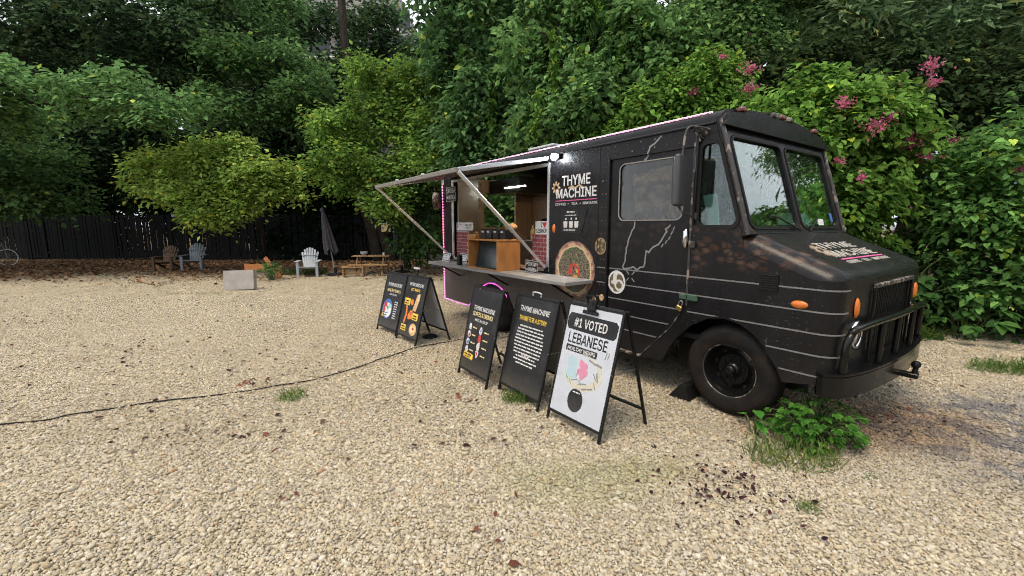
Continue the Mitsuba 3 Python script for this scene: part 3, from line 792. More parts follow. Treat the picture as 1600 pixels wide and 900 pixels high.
# wheels
def wheel(s, y, flip=False):
    M_ = TM @ frame((s, y, .405), (1, 0, 0), (0, 0, 1), (0, -1, 0)) @ (np.diag([1, 1, -1, 1]) if flip else np.eye(4))
    w = tp('wheel', lathe([(.0, .03), (.075, .03), (.08, .022), (.13, .022), (.155, -.005), (.185, -.01), (.200, .03), (.208, .075), (.222, .100), (.230, .100), (.230, .085)], 48), 'mat_black_gloss', 40, M_)
    sub(w, 'tyre', lathe([(.222, -.11), (.222, .088), (.232, .106), (.258, .118), (.30, .126), (.338, .122), (.345, .118), (.372, .104), (.392, .082), (.400, .058), (.400, .02), (.392, .016), (.392, .004), (.400, 0), (.400, -.05), (.392, -.08), (.36, -.11), (.30, -.12), (.222, -.11)], 72), 'mat_tyre', 40, M_)
    sub(w, 'rim_edge', lathe([(.226, .098), (.231, .108), (.238, .106), (.234, .095)], 56), 'mat_worn', True, M_)
    sub(w, 'hub', lathe([(0, .098), (.03, .096), (.042, .085), (.046, .06), (.06, .05), (.07, .03)], 24), 'mat_black_gloss', 40, M_)
    for a in np.arange(8) * math.pi / 4 + .2:
        sub(w, 'lug_nut', mv(lathe([(0, .024), (.010, .022), (.013, 0)], 6), .098 * math.cos(a), .098 * math.sin(a), .021), 'mat_black_gloss', M=M_)
        sub(w, 'hand_hole', mv(lathe([(0, .0025), (.015, .0025), (.017, 0)], 12), .168 * math.cos(a + .39), .168 * math.sin(a + .39), -.007), 'mat_rubber', M=M_)
    return w
wheel(-.06, .16); wheel(-3.74, .17); wheel(-.06, WID - .16, True); wheel(-3.74, WID - .17, True)
tp('wheel_well', L(box(-.72, .45, .33, .36, .3, .95), box(-4.4, -3.08, .36, .39, .3, .85), box(-.72, .40, .03, .34, .94, .96), box(-4.4, -3.08, .03, .36, .80, .82)), 'mat_black')
tp('chassis', L(box(-5.25, .6, .55, .63, .42, .58), box(-5.25, .6, 1.45, 1.53, .42, .58), box(-5.27, .55, .05, WID - .05, .62, .66), tube([(-.06, .2, .40), (-.06, 1.9, .40)], .05), tube([(-3.74, .2, .40), (-3.74, 1.9, .40)], .07), box(-2.9, -1.6, .5, 1.4, .3, .6), box(.55, .66, .2, 1.9, .45, .62)), 'mat_black')
# hatch: awning panel, struts, counter
a0, a1 = np.array([0, -.02, 2.462]), np.array([0, -1.30, 2.235])
AW = TM @ frame((-4.98, -.02, 2.462), (1, 0, 0), (a1 - a0) / np.linalg.norm(a1 - a0), np.cross((1, 0, 0), (a1 - a0) / np.linalg.norm(a1 - a0)))
Lw = float(np.linalg.norm(a1 - a0))
aw = tp('awning', box(0, 2.57, 0, Lw, -.012, .012), 'mat_darkwall', M=AW, label='raised hatch panel propped up as an awning')
sub(aw, 'edge', box(-.01, 2.58, Lw - .03, Lw + .012, -.024, .024, .004), 'mat_grey', M=AW)
for x in (-.012, 2.55): sub(aw, 'edge', box(x, x + .032, 0, Lw - .032, -.024, .024, .004), 'mat_alu', M=AW)
sub(aw, 'hinge', tube([(-4.98, -.02, 2.475), (-2.40, -.02, 2.475)], .014, 8), 'mat_alu')
for x in (.9, 1.75): sub(aw, 'bolt', mv(lathe([(0, .02), (.02, .016), (.024, 0)], 10), x, Lw, -.024, rx=math.pi), 'mat_palegrey', M=AW)
for s in (-4.97, -2.41):
    st = tp('strut', tube([(s, -1.27, 2.22), (s, -.55, 1.58)], .023, 10), 'mat_alu', True)
    sub(st, 'rod', tube([(s, -.57, 1.60), (s, -.03, 1.11)], .018, 10), 'mat_alu', True)
    sub(st, 'bracket', box(s - .02, s + .02, -.055, -.0, 1.07, 1.13, .005), 'mat_black')
ct = tp('counter', box(-5.07, -1.63, -.42, -.002, 1.0, 1.042, .004), 'mat_counter', label='grey weathered fold down counter shelf')
for s in (-4.7, -3.3, -1.95): sub(ct, 'bracket', L(box(s, s + .03, -.36, -.003, .975, .999), bar((s + .015, -.34, .98), (s + .015, -.012, .80), .022)), 'mat_black')
# lamps of the truck
def lamp(name, mesh, c, M=TM, lab=None):
    k = uniq(f'{truck}__{name}')
    put(k, mesh, 'mat_white', True, M, extra={'emitter': glow('x', c)}, label=lab)
lamp('light_strip', tube(curve([(-5.27, -.006, 2.36), (-5.27, .015, 2.54), (-5.20, .04, 2.598), (-4.6, .045, 2.60), (-.35, .045, 2.60)], 5), .0065, 6), (1.3, .50, .85), lab='pale pink light strip along the roof edge')
zs = np.arange(.36, 2.34, .05)
lamp('light_strip', cat(*[box(-5.306, -5.290, -.012, -.002, z, z + .019) for z in zs]), (1.3, .10, .45), lab='dotted pink light strip down the rear corner')
lamp('light_strip', tube(curve([(-5.29, -.008, .335), (-5.0, -.008, .325), (-4.6, -.008, .318), (-4.42, -.008, .335), (-4.28, -.008, .44), (-4.1, -.008, .62), (-3.9, -.008, .735), (-3.72, -.008, .775), (-3.50, -.008, .745), (-3.3, -.008, .62), (-3.12, -.008, .36)], 6), .0075, 6), (1.6, .06, 1.2), lab='magenta light strip around the skirt and rear wheel arch')
fl = tp('floodlight', box(-2.29, -2.18, -.05, -.003, 2.43, 2.49, .008), 'mat_black')
k = uniq(f'{fl}__lens'); put(k, mv(mv(trimesh.creation.icosphere(subdivisions=2), s=.042), -2.235, -.075, 2.455), 'mat_white', True, TM, extra={'emitter': glow('x', (26, 28, 30))})
k = uniq(f'{truck}__ceiling_lamp'); put(k, mv(lathe([(0, -.02), (.035, -.015), (.04, 0), (.04, .02)], 16), -2.62, .22, 2.40), 'mat_white', True, TM, extra={'emitter': glow('x', (130, 85, 42))}, label='warm spot lamp inside the hatch')
k = uniq(f'{truck}__tube_light'); put(k, box(-4.7, -4.1, .92, .94, 2.30, 2.32), 'mat_white', M=TM, extra={'emitter': glow('x', (4, 4.2, 3.4))})
# inside
tp('rear_wall', extrude(sg.box(.0, .34, WID, 2.50).difference(rrect(.86, 1.60, 1.62, 2.26, .03)), .04), 'mat_wallbrown', M=TM @ frame((-5.34, 0, 0), (0, 1, 0), (0, 0, 1), (1, 0, 0)))
tp('inner_wall', cat(box(-5.28, -1.5, 2.022, 2.036, .68, 2.49)), 'mat_wallbrown')
tp('partition', extrude(sg.box(.05, .68, 2.02, 2.49).difference(rrect(.75, 1.35, .7, 2.3, .03)), .02), 'mat_wallbrown', M=TM @ frame((-1.50, 0, 0), (0, 1, 0), (0, 0, 1), (1, 0, 0)))
tp('dashboard', cat(box(-.28, .0, .08, WID - .08, 1.30, 1.50, .03)), 'mat_black')
hb = tp('extractor_hood', cat(box(-5.25, -4.3, .95, 2.0, 2.22, 2.48, .01)), 'mat_black_gloss')
tp('cabinet', box(-5.25, -4.9, .08, .5, 1.2, 2.44, .008), 'mat_steel')
for k in range(3): tp('price_list', box(-5.255, -5.25, .545 + k * .115, .645 + k * .115, 2.23, 2.46), 'mat_wallbrown')
tp('worktop', L(box(-5.25, -1.7, 1.40, 2.015, 1.32, 1.37, .005), box(-5.25, -1.7, 1.45, 2.01, .70, 1.32)), 'mat_steel')
tp('worktop', box(-4.9, -2.45, .05, .5, 1.02, 1.045, .004), 'mat_plank')
tp('shelf', box(-3.6, -1.7, 1.7, 2.015, 1.80, 1.825, .004), 'mat_steel')
for nm, s0, s1 in (('l', -4.91, -4.52), ('r', -2.80, -2.44)):
    bpn = tp('brick_panel', box(s0, s1, .052, .066, 1.085, 1.53 if nm == 'r' else 1.56), 'mat_mortar')
    for r_ in range(8):
        z0 = 1.09 + r_ * .057
        x = s0 - (.06 if r_ % 2 else .0)
        while x < s1:
            xa, xb = max(x, s0) + .004, min(x + .118, s1) - .004
            if xb - xa > .02: sub(bpn, 'brick', box(xa, xb, .044 + .003 * R.random(), .053, z0 + .003, z0 + .049, .003), 'mat_brick')
            x += .122

# ------------------------------------------------------------------ things on and in the truck
def on(name, mesh, mat, label, catg, smooth=False, M=TM, **k): return single(name, mesh, mat, label, catg, smooth, M, **k)


k = thing('wooden_crate', 'open fronted wooden crate standing on the counter around a dark screen', 'crate')
for nm, b_ in (('side_panel', box(-3.74, -3.722, -.40, -.02, 1.043, 1.44, .002)), ('side_panel', box(-2.99, -2.972, -.40, -.02, 1.043, 1.44, .002)), ('top_panel', box(-3.75, -2.962, -.405, -.015, 1.441, 1.462, .003)),
               ('bottom_panel', box(-3.721, -2.991, -.395, -.02, 1.043, 1.058, .002)), ('back_panel', box(-3.721, -2.991, -.035, -.02, 1.059, 1.44, .002))):
    part(k, nm, b_, 'mat_crate', M=TM)
k = thing('screen', 'dark tilted screen inside the wooden crate', 'screen')
SC = TM @ frame((-3.32, -.345, 1.062), (1, 0, .0), (0, .22, 1), (0, -1, .22))
part(k, 'panel', box(-.29, .29, 0, .36, -.02, 0, .006), 'mat_screen', M=SC)
part(k, 'bezel', extrude(sg.box(-.295, -.005, .295, .365).difference(sg.box(-.275, .015, .275, .345)), .004), 'mat_black', M=SC)
rg = np.random.default_rng(5)
for i_, s in enumerate((-3.60, -3.45, -3.28, -3.11)):
    k = thing('canister', ['black square canister leftmost on top of the crate', 'black square canister second from left on the crate', 'black square canister third from left on the crate', 'black square canister at the right end on the crate'][i_], 'canister', 'black canisters on the wooden crate')
    part(k, 'body', box(s, s + .135, -.27, -.13, 1.463, 1.60, .008), 'mat_print_black', M=TM)
    part(k, 'tag', box(s + .03, s + .09, -.2725, -.2705, 1.55, 1.575), 'mat_palegrey', M=TM)
on('serving_box', cat(box(-3.86, -3.66, -.33, -.19, 1.464, 1.525, .006), tube(curve([(-3.8, -.25, 1.52), (-3.72, -.27, 1.56), (-3.64, -.27, 1.50)]), .006)), 'mat_crate', 'small open wooden box left on top of the crate', 'box')
on('bread_loaf', mv(trimesh.creation.icosphere(subdivisions=2), s=1.0), 'mat_bread', 'round pale loaf lying behind the canisters', 'bread', True, TM @ frame((-3.35, .10, 1.63), (.11, 0, 0), (0, .08, 0), (0, 0, .05)))
on('card_reader', cat(box(-4.17, -4.08, -.36, -.30, 1.043, 1.20, .01)), 'mat_black', 'small black card reader standing left of the crate', 'card reader')


def placard(name, label, x, z, w, h, lines, y, back='mat_print_black', ink='mat_print_white', tilt=0.0, border=True, M0=None):
    k = thing(name, label, 'sign')
    P_ = (M0 if M0 is not None else SIDE(y)) @ frame((x, z, 0), (math.cos(tilt), math.sin(tilt), 0), (-math.sin(tilt), math.cos(tilt), 0), (0, 0, 1))
    part(k, 'board', box(0, w, 0, h, -.006, 0, .001), back, M=P_)
    ms = [text(t, hh, w / 2, yy, ww, 'c') for t, hh, yy, ww in lines]
    if border: ms.append(extrude(sg.box(.006, .006, w - .006, h - .006).difference(sg.box(.012, .012, w - .012, h - .012)), .001))
    part(k, 'lettering', cat(*ms), ink, M=P_ @ frame((0, 0, .0005), (1, 0, 0), (0, 1, 0), (0, 0, 1)))
    return k


placard('placard', 'black placard reading ORDER HERE at the rear end of the hatch', -5.06, 2.05, .36, .25, [('ORDER', .075, .145, .29), ('«HERE»', .068, .04, .30)], -.06)
placard('placard', 'black placard reading PICK UP HERE at the front end of the counter', -2.70, 1.046, .26, .17, [('PICK UP', .045, .095, .21), ('«HERE»', .045, .025, .21)], -.14, tilt=-.03)
k = placard('placard', 'white card with a red heart reading I LEBANON above the right brick panel', -2.72, 1.535, .27, .17, [('I', .06, .095, .025), ('LEBANON', .052, .02, .22)], .04, 'mat_white', 'mat_print_black', border=False)
part(k, 'heart', extrude(unary_union([sg.Point(-.017, .012).buffer(.021), sg.Point(.017, .012).buffer(.021), sg.Polygon([(-.036, .004), (.036, .004), (0, -.042)])]), .0015), 'mat_red', M=SIDE(.0395) @ frame((-2.72 + .19, 1.535 + .125, 0), (1, 0, 0), (0, 1, 0), (0, 0, 1)))
k = thing('menu_card', 'long white card with faint print above the left brick panel', 'card')
part(k, 'card', box(-4.88, -4.34, .04, .05, 1.57, 1.70, .001), 'mat_white', M=TM)
part(k, 'print', cat(greek(-4.80, 1.66, .12, .02, rg), greek(-4.60, 1.64, .22, .03, rg), greek(-4.58, 1.60, .18, .02, rg)), 'mat_grey', M=SIDE(.0395))
part(k, 'stripe', box(-4.86, -4.83, 1.60, 1.69, 0, .001), 'mat_red', M=SIDE(.0395))
for lab, x, y in (('small white framed notice lying against the rear strut foot', -5.0, -.20), ('small white framed notice beside the black card reader', -4.62, -.08)):
    k = thing('notice', lab, 'notice', 'framed notices at the rear of the counter')
    NM = TM @ frame((x, y, 1.046), (1, 0, 0), (0, .3, .95), (0, -.95, .3))
    part(k, 'card', box(0, .26, 0, .15, -.006, 0, .001), 'mat_white', M=NM)
    part(k, 'frame', extrude(sg.box(.012, .012, .248, .138).difference(sg.box(.026, .026, .234, .124)), .0012), 'mat_print_black', M=NM)
    part(k, 'print', cat(greek(.06, .09, .13, .016, rg), greek(.07, .055, .10, .012, rg)), 'mat_grey', M=NM)
k = thing('clock', 'round dark rimmed dial hanging at the rear corner of the truck', 'clock')
CK = TM @ frame((-5.40, -.09, 2.08), np.array([.75, -.66, 0]), (0, 0, 1), np.array([-.66, -.75, 0]))
part(k, 'case', lathe([(0, -.06), (.13, -.06), (.155, -.02), (.155, .02), (.125, .03), (.12, .012), (0, .012)], 32), 'mat_worn', 40, CK)
part(k, 'dial', lathe([(0, .016), (.112, .015), (.118, .012)], 28), 'mat_card', True, CK)
part(k, 'hook', tube([(0, .15, 0), (.02, .26, .02), (.09, .26, .0)], .006, 6), 'mat_worn', M=CK)
k = thing('padlock', 'brass padlock hanging from the green hasp', 'padlock')
PL = SIDE(-.02) @ frame((-.515, .895, 0), (.94, -.3, 0), (.3, .94, 0), (0, 0, 1))
part(k, 'body', box(-.028, .028, -.024, .024, -.004, .018, .005), 'mat_brass', M=PL)
part(k, 'shackle', tube(curve([(-.016, .022, .007), (-.016, .06, .007), (0, .078, .007), (.016, .06, .007), (.016, .022, .007)], 4), .0045, 6), 'mat_chrome', True, PL)
on('wheel_chock', trimesh.convex.convex_hull(np.array([(-.62, 0.04, 0), (-.62, .26, 0), (-.40, .04, 0), (-.40, .26, 0), (-.44, .04, .14), (-.44, .26, .14), (-.50, .04, .15), (-.50, .26, .15)])), 'mat_rubber', 'black rubber chock behind the front wheel', 'wheel chock')
# inside the kitchen and the cab
on('carton', box(-3.45, -3.0, 1.72, 1.98, 1.371, 1.72, .006), 'mat_card', 'brown carton on the steel worktop inside the hatch', 'carton')
on('paper_bundle', mv(trimesh.creation.icosphere(subdivisions=2), s=1.0), 'mat_palegrey', 'pale wrapped bundle on the shelf inside the hatch', 'bundle', True, TM @ frame((-3.15, 1.85, 1.95), (.16, 0, 0), (0, .12, .02), (0, .02, .125)))
on('jar', lathe([(0, 0), (.05, 0), (.055, .01), (.055, .10), (.04, .12), (.04, .135), (0, .135)], 20), 'mat_white', 'white lidded jar on the right end of the inner worktop', 'jar', 40, TM @ Rz(-2.35, 1.5, 1.372))
on('coffee_machine', cat(box(-4.3, -3.85, 1.5, 1.9, 1.371, 1.78, .02), box(-4.28, -3.87, 1.42, 1.49, 1.371, 1.42, .01), box(-4.28, -3.87, 1.42, 1.499, 1.66, 1.77, .01)), 'mat_black_gloss', 'black coffee machine on the worktop inside the hatch', 'coffee machine')
on('bottle', lathe([(0, 0), (.045, 0), (.047, .01), (.047, .18), (.02, .24), (.018, .29), (0, .29)], 18), 'mat_cream', 'cream bottle standing left on the inner worktop', 'bottle', 40, TM @ Rz(-4.55, 1.45, 1.371))
k = thing('fire_extinguisher', 'red extinguisher standing on the inner plank behind the right strut', 'fire extinguisher')
part(k, 'body', lathe([(0, 0), (.06, 0), (.065, .02), (.065, .30), (.03, .36), (.0, .37)], 20), 'mat_red', 40, TM @ Rz(-2.93, .30, 1.046))
part(k, 'valve', cat(box(-2.97, -2.89, .285, .315, 1.415, 1.45, .005), tube(curve([(-2.93, .30, 1.44), (-2.99, .27, 1.40), (-3.0, .25, 1.20)]), .008)), 'mat_black', M=TM)
on('white_board', mv(box(-.25, .25, -.015, .015, -.02, .62, .004), -.62, .34, 1.30, rz=.35, ry=-.12), 'mat_teal', 'pale board leaning behind the quarter window', 'board')
bg = trimesh.creation.icosphere(subdivisions=4); bv = np.array(bg.vertices)
bv *= (.75 + .75 * np.abs(meshkit.fbm(bv * 2.6 + 4, 4, 2) - .5)[:, None] * 2) * [.17, .30, .15]
on('supply_bag', (bv + [-.24, 1.52, 1.63], np.array(bg.faces)), 'mat_white', 'crumpled pale bag behind the far windshield pane', 'bag', 25)
sw = [(.19 * math.cos(a), .19 * math.sin(a), 0) for a in np.linspace(0, 2 * math.pi, 33)]
SWM = TM @ frame((-.42, 1.55, 1.58), (0, 1, 0), (.85, 0, .53), (-.53, 0, .85))
st_ = tp('steering_wheel', tube(sw, .013, 8, False), 'mat_black', True, SWM); sub(st_, 'spoke', L(*[bar((0, 0, 0), (.18 * math.cos(a), .18 * math.sin(a), 0), .02, .012) for a in (.5, 2.6, 4.7)]), 'mat_black', M=SWM)
tp('visor_pad', box(-.33, -.30, .2, .75, 2.2, 2.38, .01), 'mat_grey')
for i_, (y, h) in enumerate(((.52, .20), (.64, .17), (.74, .19), (.86, .15))):
    on('bottle', lathe([(0, 0), (.035, 0), (.036, h * .6), (.015, h * .8), (.016, h), (0, h)], 14), 'mat_latch' if i_ != 2 else 'mat_cream', ['leftmost bottle on the dashboard', 'second bottle from the left on the dashboard', 'pale third bottle on the dashboard', 'rightmost short bottle on the dashboard'][i_], 'bottle', 40, TM @ Rz(-.13, y, 1.50), group='bottles on the dashboard')
k = thing('tall_cup', 'tall pale cup behind the windshield beside its centre post', 'cup')
part(k, 'cup', lathe([(0, 0), (.05, 0), (.075, .26), (.07, .26), (.047, .01), (0, .01)], 20), 'mat_white', 40, TM @ Rz(-.18, 1.17, 1.51))
k = thing('driver_seat', 'black driver seat in the cab of the truck', 'seat')
part(k, 'cushion', box(-1.25, -.75, 1.2, 1.7, 1.05, 1.2, .04), 'mat_black', M=TM); part(k, 'backrest', box(-1.3, -1.18, 1.2, 1.7, 1.2, 1.85, .04), 'mat_black', M=TM)
labels[uniq(thing('roof_vent', 'low pale vent lid on the roof above the hatch', 'vent'))] = None; labels = {a: b for a, b in labels.items() if b}
part('roof_vent', 'lid', box(-3.3, -2.75, .35, .85, 2.70, 2.735, .01), 'mat_palegrey', M=TM); part('roof_vent', 'frame', box(-3.27, -2.78, .38, .82, 2.62, 2.699, .005), 'mat_grey', M=TM)

# ------------------------------------------------------------------ A-frame signs
def a_frame(label, A, B_, depth, h, apex, ink, back='mat_print_black', sheet='mat_print_black', clear=.09, w2=None, handle=None):
    A = np.array([*A, 0.0]); u = np.array([*B_, 0.0]) - A; w = float(np.linalg.norm(u)); u /= w; inn = np.array([-u[1], u[0], 0])
    S = frame(A, u, inn, (0, 0, 1))
    k = thing('sandwich_board', label, 'sandwich board', 'sandwich boards in front of the truck')
    t = .022
    e_ = np.array([0, apex, h]); Lf = float(np.linalg.norm(e_)); e_ /= Lf; o_ = np.cross((1, 0, 0), e_)
    PF = S @ frame((0, 0, 0), (1, 0, 0), e_, o_)
    eb = np.array([0, -(depth - apex - .05), h]); Lb = float(np.linalg.norm(eb)); eb /= Lb
    PB = S @ frame((w, depth, 0), (-1, 0, 0), eb, np.cross((-1, 0, 0), eb))
    for P_, LL, nm in ((PF, Lf, 'front_leg'), (PB, Lb, 'back_leg')):
        for x in (t / 2, w - t / 2): part(k, nm, bar((x, 0, -t / 2), (x, LL, -t / 2), t, up=(0, 0, 1)), 'mat_black', M=P_)
        part(k, 'rail', bar((t, LL - .012, -t / 2), (w - t, LL - .012, -t / 2), t), 'mat_black', M=P_)
    part(k, 'rail', bar((t, clear, -t / 2), (w - t, clear, -t / 2), t), 'mat_black', M=PF)
    part(k, 'rail', bar((t, .16, -t / 2), (w - t, .16, -t / 2), t), 'mat_black', M=PB)
    part(k, 'front_panel', box(t, w - t, clear + .012, Lf - .026, -.012, -.004), sheet, M=PF)
    if back: part(k, 'back_panel', box(t, w - t, .175, Lb - .026, -.014, -.006), back, M=PB)
    part(k, 'hinge', tube([(t, apex + .025, h - .008), (w - t, apex + .025, h - .008)], .012, 8), 'mat_black', M=S)
    for x in (.008, w - .008): part(k, 'stay', bar((x, apex * .52, h * .52), (x, depth - (depth - apex - .05) * .52, h * .52), .014, .006), 'mat_steel', M=S)
    pw, ph = w - 2 * t, Lf - .038 - clear
    IN = PF @ frame((t, clear + .012, -.0045), (1, 0, 0), (0, 1, 0), (0, 0, 1))
    for nm, mat, mesh, lab in ink(pw, ph): part(k, nm, mesh, mat, M=IN, label=lab)
    if handle: part(k, 'handle', tube(curve([(w / 2 - .06, apex, h), (w / 2 - .055, apex, h + .035), (w / 2 + .055, apex, h + .035), (w / 2 + .06, apex, h)], 5), .007, 8), handle, True, S)
    return k, S, PF, w, Lf


rk = np.random.default_rng(12)
def head(pw, ph, y, h=.048): return text('THYME MACHINE', h, pw / 2, y, pw * .74, 'c', slant=.12)
def blob(cx, cy, a, b, seed, n=14):
    r = np.random.default_rng(seed); an = np.linspace(0, 2 * math.pi, n, endpoint=False)
    return sg.Polygon([(cx + a * math.cos(t) * q_, cy + b * math.sin(t) * q_) for t, q_ in zip(an, r.uniform(.75, 1.1, n))]).buffer(.006).buffer(-.003)
def flat(p, z=.0012): return extrude(p, z)


def ink_white(pw, ph):
    cx, lift = pw / 2, .04
    ph = ph + lift
    pill = sg.Polygon([(cx - .27, ph - .135), (cx - .25, ph - .105), (cx + .24, ph - .115), (cx + .265, ph - .14), (cx + .262, ph - .222), (cx + .24, ph - .245), (cx - .25, ph - .235), (cx - .272, ph - .20)]).buffer(.006)
    tag = affinity.rotate(rrect(cx - .235, cx + .115, ph - .425, ph - .372, .008), -1)
    yield 'lettering', 'mat_print_black', L(flat(pill), text('LEBANESE', .085, cx - .015, ph - .352, .43, 'c'), flat(tag), flat(ellipse(cx - .02, .145, .083, .095, 40))), 'black bubble and LEBANESE lettering on the white sheet'
    yield 'lettering', 'mat_print_white', L(text('#1 VOTED', .072, cx - .015, ph - .212, .36, 'c', depth=.0022), text('HEALTHY WRAPS', .030, cx - .06, ph - .414, .31, 'c', depth=.0022), greek(cx - .06, .205, .08, .010, rk, depth=.0022)), 'white lettering #1 VOTED and HEALTHY WRAPS'
    fy = ph - lift - .525
    yield 'picture', 'mat_fadedcream', cat(flat(ellipse(cx + .0, fy, .205, .15, 40).difference(ellipse(cx - .03, fy + .02, .185, .12, 40)))), None
    yield 'picture', 'mat_paleblue', L(flat(blob(cx - .13, fy + .06, .065, .05, 2), .0016), flat(blob(cx - .12, fy - .03, .065, .05, 3), .0016)), 'faded pale blue and pink food picture'
    yield 'picture', 'mat_fadedpink', L(*[flat(blob(cx + a_, fy + b_, .028, .03, 60 + i_, 9), .002) for i_, (a_, b_) in enumerate(((-.02, .07), (.02, .05), (-.005, .02), (.03, .0), (.0, -.03), (-.03, .0)))]), None
    dk = [flat(sg.LineString([(cx + a, fy + b), (cx + a + c, fy + b + d)]).buffer(w_), .0024) for a, b, c, d, w_ in
          [(.05, .115, .07, -.02, .006), (.13, .10, .05, -.01, .008), (.15, .03, .02, -.06, .007), (.12, .02, .03, -.04, .005), (-.02, -.10, .08, .02, .005), (-.10, -.085, .06, .02, .004), (.03, -.13, .10, .03, .006), (.14, -.05, .02, -.04, .004), (-.06, -.045, .02, .05, .003), (.20, .16, .01, .05, .004), (.225, .17, .006, .04, .004)]]
    yield 'picture', 'mat_print_grey', L(*dk), None
    yield 'picture', 'mat_printgreen', L(*[flat(sg.LineString([(cx + a, fy + b), (cx + a + .03, fy + b - .03)]).buffer(.003), .0024) for a, b in ((-.17, -.06), (-.13, -.085), (-.02, -.07))]), None


def ink_story(pw, ph):
    yield 'lettering', 'mat_print_white', L(head(pw, ph, ph - .135), text('SCAN ME', .034, pw / 2, .315, .13, 'c', rot=-.02),
        *[greek(pw / 2, ph - .285 - .0325 * i_, pw * wd, .0125, rk, 'c') for i_, wd in enumerate((.58, .66, .68, .70, .72, .72, .70, .68, .66, .50, .60, .44))]), 'white heading above lines of small print and SCAN ME'
    yield 'lettering', 'mat_yellow', text('THYME FOR A STORY', .042, pw / 2, ph - .225, pw * .70, 'c'), 'orange line under the heading'


def ink_drinks(pw, ph):
    W_, Y_ = [head(pw, ph, ph - .235, .046), text('HOT & COLD', .026, pw / 2 - .02, ph - .355, .26, 'c')], []
    ic = []
    for i_ in range(4):
        y = ph - .43 - .083 * i_
        ic.append((.075, y, .030, .034)); ic.append((.30, y - .01, .030, .042))
        Y_.append(greek(.13, y - .006, .09, .013, rk)); Y_.append(greek(.37, y - .02, .09, .012, rk))
    W_ += [flat(blob(a, b, c, d, 30 + i_)) for i_, (a, b, c, d) in enumerate(ic) if i_ != 3]
    yield 'lettering', 'mat_print_white', cat(*W_), 'white heading and drink pictures'
    yield 'lettering', 'mat_cream', L(text('COFFEE & DRINKS', .043, pw / 2 - .01, ph - .30, pw * .72, 'c'), *Y_), 'cream lettering COFFEE & DRINKS and drink names'
    yield 'picture', 'mat_red', L(flat(blob(*ic[3], 44), .0012), flat(blob(.075, ic[2][1] - .008, .014, .018, 5), .002), flat(blob(.30, ic[7][1], .012, .02, 6), .002)), None
    yield 'picture', 'mat_blue', L(flat(blob(.078, ic[4][1] - .008, .016, .020, 7), .002), flat(blob(.30, ic[1][1], .010, .016, 8), .002)), None
    yield 'label', 'mat_yellow', flat(affinity.rotate(rrect(.035, .235, .115, .175, .008), -2)), 'yellow label at the foot of the board'
    yield 'label_print', 'mat_print_black', L(greek(.05, .148, .16, .014, rk, depth=.0022), greek(.06, .126, .13, .012, rk, depth=.0022)), None


def ink_bowls(pw, ph):
    yield 'lettering', 'mat_print_white', L(head(pw, ph, ph - .19, .05), text('AND SALADS', .026, pw / 2, ph - .33, .24, 'c'), *[greek(.40, ph - .43 - .035 * i_, .10, .016, rk) for i_ in range(8)]), 'white heading and small print'
    yield 'lettering', 'mat_cream', text('HEALTHY BOWLS', .042, pw / 2, ph - .275, pw * .7, 'c'), 'cream lettering HEALTHY BOWLS'
    c = (.20, ph - .55)
    yield 'picture', 'mat_blue', flat(ellipse(*c, .155, .155, 40)), 'printed picture of a blue bowl of food'
    yield 'picture', 'mat_white', cat(flat(ellipse(c[0] + .02, c[1] - .02, .115, .115, 32), .0016), ), None
    yield 'picture', 'mat_red', L(flat(blob(c[0] - .07, c[1] + .06, .055, .045, 3), .002), flat(blob(c[0] - .09, c[1] - .02, .03, .05, 4), .002)), None
    yield 'picture', 'mat_paleblue', cat(flat(blob(c[0] + .07, c[1] + .05, .05, .04, 5), .002), *[flat(sg.LineString([(c[0] - .06 + .03 * q_, c[1] - .09), (c[0] - .03 + .03 * q_, c[1] + .01)]).buffer(.006), .0024) for q_ in range(4)]), None
    yield 'picture', 'mat_printgreen', flat(blob(c[0] + .01, c[1] + .02, .03, .025, 6), .0026), None
    yield 'label', 'mat_yellow', flat(rrect(.06, .27, .145, .235, .006)), 'yellow label at the foot of the board'
    yield 'label_print', 'mat_print_black', L(greek(.08, .20, .17, .018, rk, depth=.0022), greek(.08, .165, .15, .018, rk, depth=.0022)), None


def ink_hot(pw, ph):
    yield 'lettering', 'mat_print_white', cat(head(pw, ph, ph - .13, .046)), 'white heading'
    yield 'lettering', 'mat_yellow', L(text('HOT WRAPS', .038, pw / 2, ph - .20, .27, 'c'), flat(rrect(.03, .20, ph - .415, ph - .315, .004)), flat(rrect(.34, .50, ph - .60, ph - .50, .004)), flat(rrect(.06, .21, .06, .15, .004))), 'orange heading and three orange labels'
    yield 'label_print', 'mat_print_black', cat(*[greek(a, b + q_ * .035, .12, .018, rk, depth=.0022) for a, b in ((.05, ph - .40), (.36, ph - .585), (.08, .075)) for q_ in (0, 1)]), None
    yield 'picture', 'mat_orange', L(flat(blob(.255, ph - .36, .05, .045, 3)), flat(blob(.28, ph - .525, .05, .055, 4)), flat(blob(.26, .285, .075, .05, 5)), flat(sg.LineString([(.13, ph - .44), (.15, ph - .55), (.12, ph - .66)]).buffer(.022))), 'printed pictures of orange food'
    yield 'picture', 'mat_bread', L(flat(sg.Polygon([(.31, ph - .47), (.37, ph - .24), (.45, ph - .22), (.46, ph - .30), (.40, ph - .48)])), flat(ellipse(.42, .115, .105, .085, 24))), None
    yield 'picture', 'mat_cream', L(flat(sg.Polygon([(.385, ph - .33), (.41, ph - .235), (.445, ph - .24), (.43, ph - .33)]), .002), flat(ellipse(.42, .12, .075, .05, 20), .002)), None
    yield 'picture', 'mat_red', L(flat(blob(.28, ph - .52, .02, .025, 8), .002), flat(blob(.43, .125, .03, .02, 9), .0028)), None


